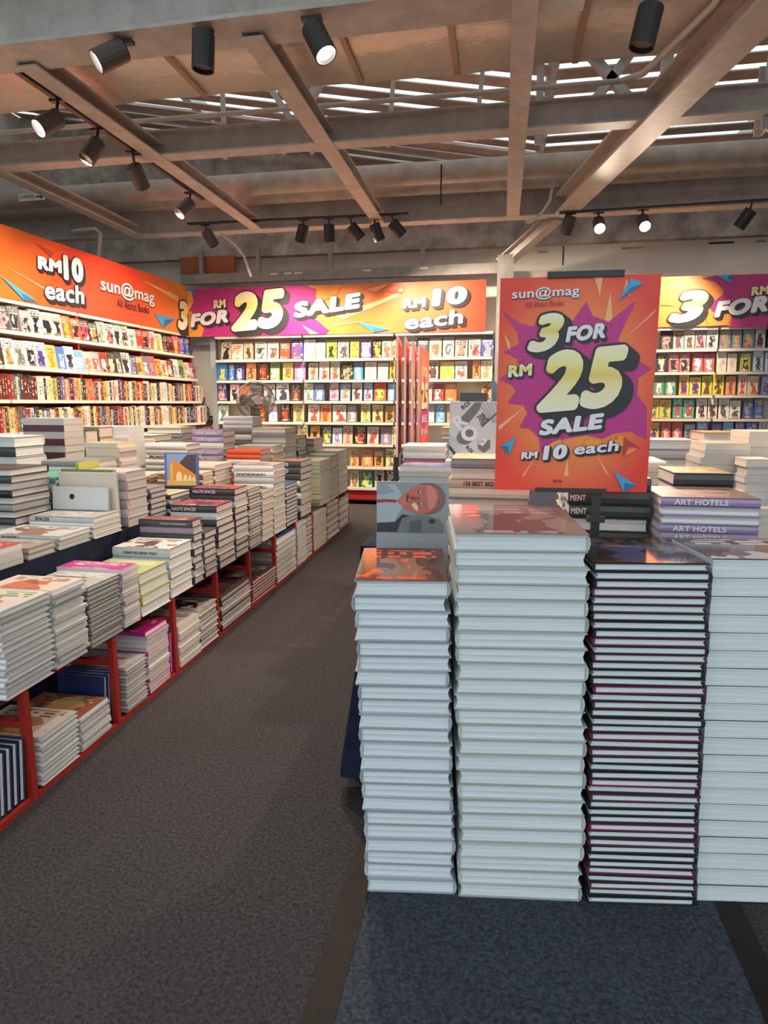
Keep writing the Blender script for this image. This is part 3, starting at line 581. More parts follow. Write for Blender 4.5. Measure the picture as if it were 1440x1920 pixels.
def stack(desc, x0, x1, y0, y1, z0, z1, n, cols, sides=(0,), page='page_white', style='hard', word='hardcover', lean=(0, 0), rot=0.0, jit=.004, top=None, texts=None, tilt=0.0, pages_out=None, keep=False):
    """one pile; books are listed from the bottom, labels count from the top"""
    rnd = random.Random(desc); T = (z1 - z0) / n; cx, cy = (x0 + x1) / 2, (y0 + y1) / 2
    for i in range(n):
        c = cols[i % len(cols)] if not callable(cols) else cols(rnd)
        k = sides[i % len(sides)]; ex, ey = x1 - x0, y1 - y0; L, Wd = (ex, ey) if k % 2 == 0 else (ey, ex)
        fr = (i + .5) / n; j = n - 1 - i
        BOOKS.append(dict(loc=(cx + lean[0] * fr + rnd.uniform(-jit, jit), cy + lean[1] * fr + rnd.uniform(-jit, jit), z0 + i * T), rz=rot + k * math.pi / 2 + rnd.uniform(-.012, .012) * (jit > 0), tilt=tilt * max(0, fr - .7) / .3, k=k,
            L=L, W=Wd, T=T - .0004, style=style, page=page, col=c, label='%s %s, %s from top of %s' % (cname(c), word, ordn(j + 1), desc) if j else 'top book of %s' % desc, group=desc, text=(texts or {}).get(j), top=top if j == 0 else None, keep=keep or j == 0, rot=rot))
WH, CR, BK, CH, GY, LG = (.72, .70, .68), (.70, .62, .50), (.018, .018, .02), (.06, .06, .065), (.25, .25, .25), (.50, .50, .50)
DG = (.05, .065, .062); LI = (.36, .27, .42); MG = (.50, .03, .24); GRN = (.42, .48, .14); OR = (.72, .10, .03); MR = (.09, .025, .045); CB = (.50, .56, .58)

# -- four stacks standing on the floor at the front right, turned a little
FR = R(7.5)
def front(desc, x0, y0, w, d, z1, n, cols, **kw):
    cx = x0 + math.cos(FR) * w / 2 - math.sin(FR) * d / 2; cy = y0 + math.sin(FR) * w / 2 + math.cos(FR) * d / 2
    stack(desc, cx - w / 2, cx + w / 2, cy - d / 2, cy + d / 2, .0035, z1, n, cols, rot=FR, lean=(-.03, 0), keep=True, **kw)
front('narrow floor stack at the left front', -.296, 1.386, .220, .34, .800, 22, [(.36, .40, .46), (.48, .50, .54), (.3, .33, .38)], sides=(1, 3, 3), page='page_cool', jit=.003, top=('brown', (.10, .045, .03), (.25, .12, .08), (.75, .10, .03)))
front('tall broad floor stack beside it', -.066, 1.402, .298, .33, .915, 24, [(.36, .38, .33), (.50, .52, .48)], sides=(1, 3, 3, 1, 1), page='page_cool', jit=.004, tilt=R(3), top=('photo', (.20, .18, .18), (.09, .08, .08), (.34, .32, .31)))
front('black-covered floor stack right of the tall one', .240, 1.444, .256, .28, .852, 44, [BK, BK, MR, BK, (.16, .015, .06), BK], sides=(1, 3, 3), page='page_cool', jit=.003, top=('malls', (.045, .035, .035), (.10, .11, .22), (.20, .12, .07)))
front('pale paperback floor stack at the right edge', .503, 1.50, .30, .235, .858, 20, [(.12, .13, .14)], sides=(2,), page='page_cool', style='soft', word='paperback', jit=.0015, top=('dark', (.09, .05, .05), (.22, .15, .14), (.62, .58, .56)))
# -- stacks on the right hand tables
T1 = TZ + .001
stack('dark green pile behind the black floor stack', .205, .437, 1.965, 2.13, T1, .985, 9, [DG], sides=(0, 0, 0, 0, 0, 2, 0, 0, 0), texts={1: ('MENT', -.088, .045), 2: ('MENT', -.088, .045)})
stack('ART HOTELS pile on the front right table', .445, .70, 1.87, 2.12, T1, .945, 13, [LI], sides=(0, 2, 0, 2, 2, 0, 0, 2, 0, 0, 0, 2, 2, 0)[1:], texts={0: ('ART HOTELS', -.025, .14), 3: ('ART HOTELS', -.025, .14), 4: ('ART HOTELS', -.025, .14)}, top=('wood', (.18, .09, .07), (.34, .18, .15), (.10, .06, .06)))
stack('white potter handbook pile near the aisle', -.40, -.185, 2.54, 2.705, T1, .955, 16, [WH, LG, WH], sides=(2, 0, 2), page='page_white', style='soft', word='paperback', texts={6: ("POTTER'S STUDIO HANDBOOK", 0, .17), 7: ("POTTER'S STUDIO HANDBOOK", 0, .17)}, top=('blue', (.07, .08, .22), (.16, .20, .38), (.45, .30, .40)))
stack('bedrooms book pile left of the poster', -.165, .10, 2.14, 2.38, T1, 1.02, 12, [CR, (.62, .42, .30), WH, GY], sides=(0, 2, 0), page='page_cream', texts={2: ('150 BEST BEDROOMS', .0, .16)}, top=('peach', (.72, .50, .32), (.75, .62, .40), (.50, .25, .15)))
stack('pile supporting the black and white ROI book', -.23, .02, 2.725, 2.98, T1, .965, 11, [CR, LG, WH], page='page_cream')
stack('thin mixed pile behind the potter handbooks', -.43, -.245, 2.83, 3.02, T1, 1.02, 13, [(.40, .10, .10), WH, CR, GY, LG], page='page_white')
stack('cream pile beside the edge-on poster boards', -.30, -.07, 3.3, 3.55, T1, 1.08, 12, [CR, WH, LG, (.6, .4, .1)], page='page_cream', sides=(0, 2))
stack('black fashion shapers pile behind ART HOTELS', .545, .72, 2.145, 2.37, T1, .985, 9, [BK, BK, CH], texts={1: ('FASHION SHAPERS', -.02, .11), 2: ('FASHION SHAPERS', -.02, .11)}, top=('gold', (.36, .24, .08), (.45, .33, .15), (.22, .14, .05)))
stack('white pile with red stripe right of the poster', .40, .62, 2.56, 2.80, T1, .985, 8, [WH, CR, (.6, .05, .04)], page='page_cream', sides=(2, 0))
stack('tall brown-paged paperback pile at far right', .80, .965, 2.76, 2.98, T1, 1.045, 15, [(.42, .33, .26), CR], page='page_cream', style='soft', word='paperback', sides=(2, 1), jit=.008)
stack('blue-edged pile between brown paged ones', .915, 1.01, 2.62, 2.74, T1, .995, 12, [(.34, .40, .44), CR], page='page_cream', style='soft', word='paperback', sides=(2, 1), jit=.008)
stack('thick cream omnibus pile near the right edge', 1.04, 1.22, 2.95, 3.18, T1, 1.085, 7, [CR, (.6, .5, .4)], page='page_cream', style='soft', word='paperback', sides=(2,), jit=.008)
stack('open fanned pale pile at right edge', 1.025, 1.16, 2.705, 2.90, T1, .975, 13, [CR, LG, (.45, .5, .5)], page='page_cream', style='soft', word='paperback', sides=(2, 0), jit=.01)
stack('wavy tan pile at the right picture edge', 1.18, 1.32, 2.74, 2.93, T1, 1.00, 9, [(.45, .35, .28)], page='page_cream', style='soft', word='paperback', sides=(2, 1), jit=.012)
stack('spiral dark pile at extreme right', 1.12, 1.33, 2.53, 2.69, T1, .92, 12, [CH, LG], page='page_cream', sides=(2, 1))
stack('low cream pile in front of the fanned one', .84, 1.0, 2.54, 2.61, T1, .82, 7, [CR], page='page_cream', style='soft', word='paperback')
stack('grey topped pile behind the brown paged ones', .68, .92, 3.25, 3.5, T1, 1.03, 9, [GY, LG, (.5, .2, .35)], page='page_white', sides=(2, 0))
stack('orange framed pile below the right bookcase', 1.0, 1.26, 3.45, 3.7, T1, 1.06, 10, [(.62, .22, .05), CH, WH], page='page_cream', sides=(0, 2))
stack('blue novel pile right rear table', 1.3, 1.55, 3.3, 3.55, T1, 1.07, 10, [LI, CR, WH], page='page_cream', sides=(2, 0))
stack('white pile on the right rear table middle', .30, .55, 3.2, 3.45, T1, .98, 9, [WH, CR, LG], page='page_cream')

# -- upper tier of the red aisle rack (near to far)
def rack(desc, y0, y1, z0, z1, n, cols, d=.25, gap=.007, **kw):
    ym = (y0 + y1) / 2; d = min(d, .27, XR(ym) + 1.71); x1 = XR(ym) + .004; stack(desc, x1 - d, x1, y0 + gap, y1 - gap, z0, z1, n, cols, **kw)
ZU = .3585
rack('white food book pile nearest on the rack', 1.49, 1.71, ZU, .625, 15, [WH, LG, WH], page='page_white', top=('food', (.70, .62, .56), (.60, .22, .10), (.16, .30, .08)), texts={})
rack('thin food paperback pile second on the rack', 1.715, 1.885, ZU, .618, 24, [LG, WH], page='page_white', style='soft', word='paperback', jit=.008, top=('food', (.68, .56, .48), (.55, .16, .07), (.25, .10, .05)))
rack('shrink wrapped silver pile third on the rack', 1.89, 2.10, ZU, .578, 14, [(.16, .16, .15), (.25, .24, .22)], page='page_cool', jit=.004, top=('grey', (.42, .40, .38), (.16, .13, .13), (.62, .60, .58)))
rack('magenta topped pile on the rack', 2.105, 2.225, ZU, .587, 13, [WH, WH, (.55, .30, .42)], page='page_white', style='soft', word='paperback', d=.30, top=('magenta', (.50, .02, .22), (.40, .12, .28), (.62, .56, .40)))
rack('lime green pile beside the magenta one', 2.23, 2.47, ZU, .535, 4, [WH, GRN, GRN, GRN][:4], page='page_white', top=('lime', (.40, .42, .16), (.30, .32, .12), (.62, .60, .40)), d=.27)
rack('furniture design pile on the rack', 2.475, 2.70, ZU, .582, 5, [CB], page='page_white', d=.30, texts={0: ('FURNITURE DESIGN TODAY', .0, .16)}, top=('items', (.60, .57, .55), (.12, .08, .07), (.30, .10, .05)))
rack('maroon topped pile behind furniture design', 2.705, 2.82, ZU, .665, 9, [CH, WH, CH, (.45, .4, .5), CH, WH, CH, (.3, .25, .3), CH], d=.30, page='page_grey', top=('maroon', (.14, .04, .035), (.25, .09, .07), (.40, .20, .16)), texts={0: ('Construction and Design Manual', .04, .13)})
rack('small charcoal pile after the maroon one', 2.825, 2.98, ZU, .585, 7, [CH, GY], page='page_grey', d=.25)
rack('haute spaces pile in front', 2.99, 3.22, ZU, .688, 9, [CH, CH, WH, CH, CH], page='page_grey', texts={0: ('HAUTE SPACES', -.05, .13)}, top=('haute', (.30, .06, .07), (.12, .05, .05), (.5, .3, .3)))
rack('taller haute spaces pile behind the first', 3.23, 3.43, ZU, .745, 11, [CH, CH, CH, WH, CH], page='page_grey', texts={0: ('HAUTE SPACES', -.05, .13)}, top=('haute', (.35, .06, .05), (.10, .05, .05), (.5, .25, .2)))
rack('thin grey pile beyond haute spaces', 3.44, 3.65, ZU, .715, 18, [CH, LG, GY], page='page_grey', sides=(0, 2))
rack('beige pile before the bathroom books', 3.66, 3.88, ZU, .662, 8, [CR, (.30, .26, .2), LG], page='page_cream')
rack('white bathroom book pile', 3.89, 4.14, ZU, .812, 11, [WH, WH, LG], page='page_grey', d=.30, texts={1: ('THE BATHROOM BOOK 2', -.02, .2), 3: ('BATHROOM BOOK 2', .0, .17)}, top=('bath', (.5, .42, .34), (.25, .18, .12), (.65, .58, .5)))
rack('small dark blue pile after bathroom books', 4.15, 4.42, ZU, .650, 11, [CH, (.08, .15, .28), GY], page='page_grey', d=.22)
rack('with wood pile', 4.50, 4.80, ZU, .782, 9, [CH, WH, CH, WH, CH, WH, CH, CH], page='page_grey', texts={0: ('WITH WOOD', -.04, .14), 1: ('WOOD', .0, .07)}, top=('wood', (.40, .22, .12), (.55, .32, .18), (.25, .14, .08)))
rack('thin pale yellow pile', 5.08, 5.42, ZU, .735, 22, [(.55, .56, .30), (.42, .50, .30)], page='page_cream', style='soft', word='paperback', sides=(0, 0, 2))
rack('mixed brown pile beyond the yellow one', 5.45, 5.74, ZU, .752, 16, [CR, (.25, .18, .12), LG, (.12, .2, .1)], page='page_cream', sides=(0, 2))
rack('last mixed pile at far end of the rack', 5.76, 6.15, ZU, .765, 14, [CR, GY, WH, (.3, .2, .14)], page='page_cream', sides=(0, 2))
# -- lower tier, standing on the bottom plate
ZW = .0225
def low(*a, **kw): rack(*a, d=kw.pop('d', .26), **kw)
def lowx(desc, y0, y1, z1, n, cols, **kw): rack(desc, y0, y1, ZW, z1, n, cols, d=kw.pop('d', .26), **kw)
lowx('bottom food hardcover pile behind the first post', 1.60, 1.795, .185, 10, [WH, LG], page='page_white', top=('food', (.62, .54, .48), (.45, .20, .10), (.30, .12, .06)))
lowx('bottom thin paperback pile', 1.80, 1.975, .150, 14, [LG, WH], page='page_white', style='soft', word='paperback', jit=.006, top=('food', (.30, .10, .05), (.55, .30, .12), (.40, .42, .12)))
lowx('bottom shrink wrapped silver pile', 2.085, 2.245, .205, 12, [(.30, .29, .24), LG], page='page_cool', top=('rose', (.45, .42, .40), (.35, .06, .10), (.5, .3, .32)))
lowx('bottom magenta spine pile', 2.25, 2.43, .287, 16, [MG, MG, WH, MG, WH, WH, WH], sides=(0, 0, 2), page='page_white', style='soft', word='paperback', top=('magenta', (.40, .01, .16), (.12, .10, .06), (.55, .40, .12)))
lowx('bottom black and white photo pile', 2.52, 2.735, .215, 6, [WH, CR], page='page_cream', style='soft', word='paperback', top=('photo', (.55, .50, .46), (.03, .025, .025), (.12, .10, .09)))
lowx('second bottom black and white photo pile', 2.74, 2.955, .218, 6, [WH, CH, WH], page='page_cream', top=('photo', (.50, .46, .42), (.03, .025, .025), (.14, .11, .1)))
lowx('bottom haute spaces pile', 3.0, 3.42, .205, 7, [CH, WH, CH], page='page_grey', top=('dark', (.10, .05, .05), (.20, .05, .05), (.03, .03, .03)))
lowx('bottom red sided pile', 3.45, 3.88, .165, 7, [(.35, .04, .03), CH], page='page_white', top=('dark', (.05, .035, .04), (.12, .10, .10), (.3, .25, .22)))
lowx('bottom blue topped pile', 3.92, 4.34, .32, 8, [LG, CB], sides=(2,), page='page_white', top=('blue', (.03, .08, .20), (.05, .12, .28), (.2, .3, .4)))
lowx('bottom thin teal edged pile', 4.385, 4.62, .335, 22, [LG, (.20, .45, .47), WH], page='page_cream', style='soft', word='paperback')
lowx('bottom grey pile beyond the teal one', 4.625, 4.81, .335, 9, [GY, CH], page='page_grey')
lowx('bottom olive thin pile', 4.85, 5.26, .325, 20, [(.30, .30, .16), CR], page='page_cream', style='soft', word='paperback')
lowx('bottom far mixed pile', 5.315, 5.735, .33, 16, [CR, LG, CH], page='page_cream')
lowx('bottom last pile by the aisle end', 5.785, 6.18, .32, 13, [CH, CR, LG], page='page_cream')
# -- on the left table: front row, then rows behind
def tab(desc, xr, y0, y1, z1, n, cols, d=.29, z0=None, **kw): stack(desc, xr - d, xr, y0 + .004, y1 - .004, z0 or T1, z1, n, cols, **kw)
A, B, D_ = -1.722, -2.05, -2.42
tab('red topped pile at the left edge of the table', A, 1.78, 2.03, .695, 4, [WH, LG], page='page_white', style='soft', word='paperback', top=('red', (.50, .08, .06), (.62, .30, .24), (.6, .5, .45)))
tab('low beige pile beside the red topped one', A, 2.05, 2.215, .666, 2, [(.32, .28, .22)], page='page_grey', top=('beige', (.36, .30, .24), (.25, .2, .15), (.5, .45, .4)))
tab('on show pile at the table edge', A, 2.22, 2.435, .678, 3, [CB, LG, CB], page='page_white', d=.33, texts={0: ('ON SHOW |', -.06, .08)}, top=('show', (.60, .56, .52), (.30, .16, .10), (.12, .1, .1)))
tab('low glossy white pile in front of the standing book', A, 2.44, 2.655, .715, 4, [WH, LG], page='page_white', d=.31, texts={0: ('SPACES', -.09, .07)}, top=('room', (.42, .40, .36), (.55, .53, .5), (.3, .28, .25)))
tab('thick ribboned pile right of the standing white book', A, 2.71, 2.905, .885, 6, [(.33, .31, .30), LG], page='page_grey', d=.25)
tab('short grey pile after the ribboned one', A, 2.915, 3.085, .782, 6, [CH, GY], page='page_grey')
tab('low white pile under the viaduct picture', A, 3.10, 3.34, .722, 4, [WH, CH], page='page_white', top=('yellow', (.6, .55, .4), (.35, .4, .3), (.6, .4, .2)))
tab('orange striped small pile on the table', A, 3.50, 3.65, .80, 8, [(.72, .45, .10), CR], page='page_cream')
tab('dark topped pile by the orange striped one', A, 3.66, 3.95, .828, 6, [(.14, .10, .08), CR], page='page_cream')
tab('orange red spined pile on the table', A, 4.42, 4.66, .868, 7, [OR, OR, WH, OR, WH, OR, OR], page='page_grey', d=.26, texts={})
tab('thick white pile beside the orange red one', A, 4.70, 4.95, .88, 5, [WH, CR], page='page_cream', sides=(2, 2, 0))
tab('tall cream pile left of the green upright books', A, 5.0, 5.28, 1.005, 10, [CR, WH, GY], page='page_cream', sides=(2, 2, 0))
tab('dark spined pile beside the tall cream one', A, 5.32, 5.56, .93, 9, [CH, CH, CR, GY], page='page_cream', sides=(0, 0, 2))
tab('striped pile at the far table end', A, 5.80, 6.1, .88, 11, [CR, (.3, .2, .14), GY], page='page_cream', sides=(0, 2))
tab('black ring bound pile at the left picture edge', B, 2.38, 2.63, .925, 10, [BK, (.3, .3, .29), CH], page='page_white', d=.32, sides=(0, 2))
tab('grey pile behind the standing white book', B, 2.66, 2.92, .86, 8, [GY, CR, WH, (.10, .4, .3)], page='page_white')
tab('curled cream paperback pile', B, 3.18, 3.36, .988, 15, [CR, (.75, .6, .4)], page='page_cream', style='soft', word='paperback', jit=.01, d=.2, top=('yellow', (.70, .52, .20), (.75, .68, .5), (.1, .1, .1)))
tab('pale pile beside the curled paperbacks', B, 2.95, 3.17, .91, 9, [CB, WH, GY], page='page_cream', d=.3)
tab('small red pile left of the viaduct picture', B, 3.46, 3.66, .785, 8, [(.6, .12, .06), CR], page='page_cream')
tab('promotion book pile', B, 3.95, 4.17, .935, 9, [WH, CR], page='page_cream', d=.30, texts={2: ('PROMOTION', -.04, .17), 5: ('PROMOTION', -.04, .17)})
tab('love design pile', B, 4.52, 4.76, 1.005, 8, [CR, (.5, .35, .38), WH, LI, LI, WH, LI, LI], page='page_grey', d=.25, texts={0: ('LOVE DESIGN !', 0, .19), 1: ('LOVE DESIGN !', 0, .19), 3: ('LOVE DESIGN !', 0, .19), 4: ('LOVE DESIGN !', 0, .19)})
tab('dark and white pile under the fan', B, 5.1, 5.40, .99, 8, [WH, (.18, .18, .14)], page='page_grey', d=.26)
tab('three white books on the dark and white pile', B, 5.12, 5.36, 1.095, 3, [WH], z0=.991, page='page_grey', d=.26, texts={})
tab('pale pile on the far left table corner', B, 5.6, 5.9, .95, 9, [CR, WH, GY], page='page_cream')
tab('dark framed pile at upper left', D_, 2.86, 3.09, 1.035, 8, [CH, WH], page='page_white', d=.34, sides=(0, 2))
tab('maroon spined pile at left rear', D_, 3.24, 3.42, 1.12, 13, [CB, MR], page='page_grey', d=.26, sides=(2, 0), style='soft', word='paperback')
tab('black edged pile right of the maroon one', D_, 3.43, 3.56, 1.045, 5, [BK, CR], page='page_cream', sides=(2, 1))
tab('peach paged pile right of the maroon one', D_, 3.57, 3.72, 1.06, 7, [(.5, .36, .28), CR], page='page_cream', sides=(2,))
tab('tall white block pile at left rear', D_, 3.88, 4.08, 1.052, 6, [WH], page='page_white', d=.30, style='soft', word='paperback', sides=(2,))
tab('low white pile between block and promotion piles', D_, 4.2, 4.45, .98, 9, [WH, CR], page='page_cream', sides=(2, 0))
tab('small pile below the love design one', D_, 4.6, 4.85, 1.02, 9, [CR, GY], page='page_cream', sides=(2, 0))

# -- build the books: the 300 that show largest are things, the rest one mass
CAMP = Vector((0, 0, 1.2))
def rank(b):
    d = (Vector(b['loc']) - CAMP).length; return (1 if b['text'] or b['top'] else 0) * 1e6 + b['T'] * max(b['L'], b['W']) / d ** 2 * (3 if b['keep'] else 1)
BOOKS.sort(key=rank, reverse=True)
def uvquad(name, L, Wd, z, m, inset=.001):
    a, b = L / 2 - inset, Wd / 2 - inset; me = mesh(name, [(-a, -b, z), (a, -b, z), (a, b, z), (-a, b, z)], [(0, 1, 2, 3)], m)
    uv = me.uv_layers.new(name='UVMap')
    for i, c in enumerate([(0, 0), (1, 0), (1, 1), (0, 1)]): uv.data[i].uv = c
    return me
LIMIT = 300
rest_v, rest_f, rest_m, rest_c = [], [], [], []
for i, b in enumerate(BOOKS):
    M = Matrix.Translation(b['loc']) @ Matrix.Rotation(b['rz'], 4, 'Z')
    if i < LIMIT:
        e = thing('hardcover_book' if b['style'] == 'hard' else 'paperback_book', b['label'], 'book', b['loc'], (0, 0, b['rz']), b['group'])
        if b['tilt']:
            e.rotation_mode = 'QUATERNION'; e.rotation_quaternion = Matrix.Rotation(b['tilt'], 3, Vector((math.cos(b['rot']), math.sin(b['rot']), 0))).to_quaternion() @ Matrix.Rotation(b['rz'], 3, 'Z').to_quaternion()
            e.location.z += math.sin(b['tilt']) * b['W'] * .5
        cm, pm = book_meshes(b['L'], b['W'], b['T'], b['style'], b['page'])
        c = link('cover', cm, e); c.color = C4(b['col']); link('page_block', pm, e)
        if b['top']:
            # artwork always reads from the camera side
            k = b['k']; ex, ey = (b['L'], b['W']) if k % 2 == 0 else (b['W'], b['L'])
            o = link('cover_print', uvquad('cover_print', ex, ey, b['T'] + .0006, 'printed_gloss' if 'floor stack' in b['group'] else 'printed'), c, rot=(0, 0, -k * math.pi / 2)); o.color = C4(b['top'][1]); o['ink_a'] = b['top'][2]; o['ink_b'] = b['top'][3]
        if b['text']:
            s, xo, w = b['text']; dark = sum(b['col']) < 1.3
            h = min(b['T'] * .62, w / max(2, len(s)) * 1.6)
            tm = lettering(None, s, xo, b['T'] / 2, w, h, 'white' if dark else 'ink', .0, bold=.03, name='spine_title'); tm.parent = c
            tm.rotation_euler = (R(90), 0, 0); tm.location = (0, -b['W'] / 2 - .0025, 0)
    else:
        for part, (v, f) in enumerate(book_geo(b['L'], b['W'], b['T'], b['style'])):
            n = len(rest_v); rest_v += [M @ Vector(p) for p in v]; rest_f += [tuple(n + q for q in fc) for fc in f]
            rest_m += [part] * len(f); rest_c += [b['col']] * sum(len(fc) for fc in f)
if rest_v:
    me = mesh('stacked_books', rest_v, rest_f, ['cover_attr', 'page_grey'], rest_m); ca = me.color_attributes.new('tint', 'FLOAT_COLOR', 'CORNER')
    for i, c in enumerate(rest_c): ca.data[i].color = C4(c)
    tag(link('stacked_books', me), 'many further stacked books filling the smaller piles on racks and tables', 'books', kind='stuff')

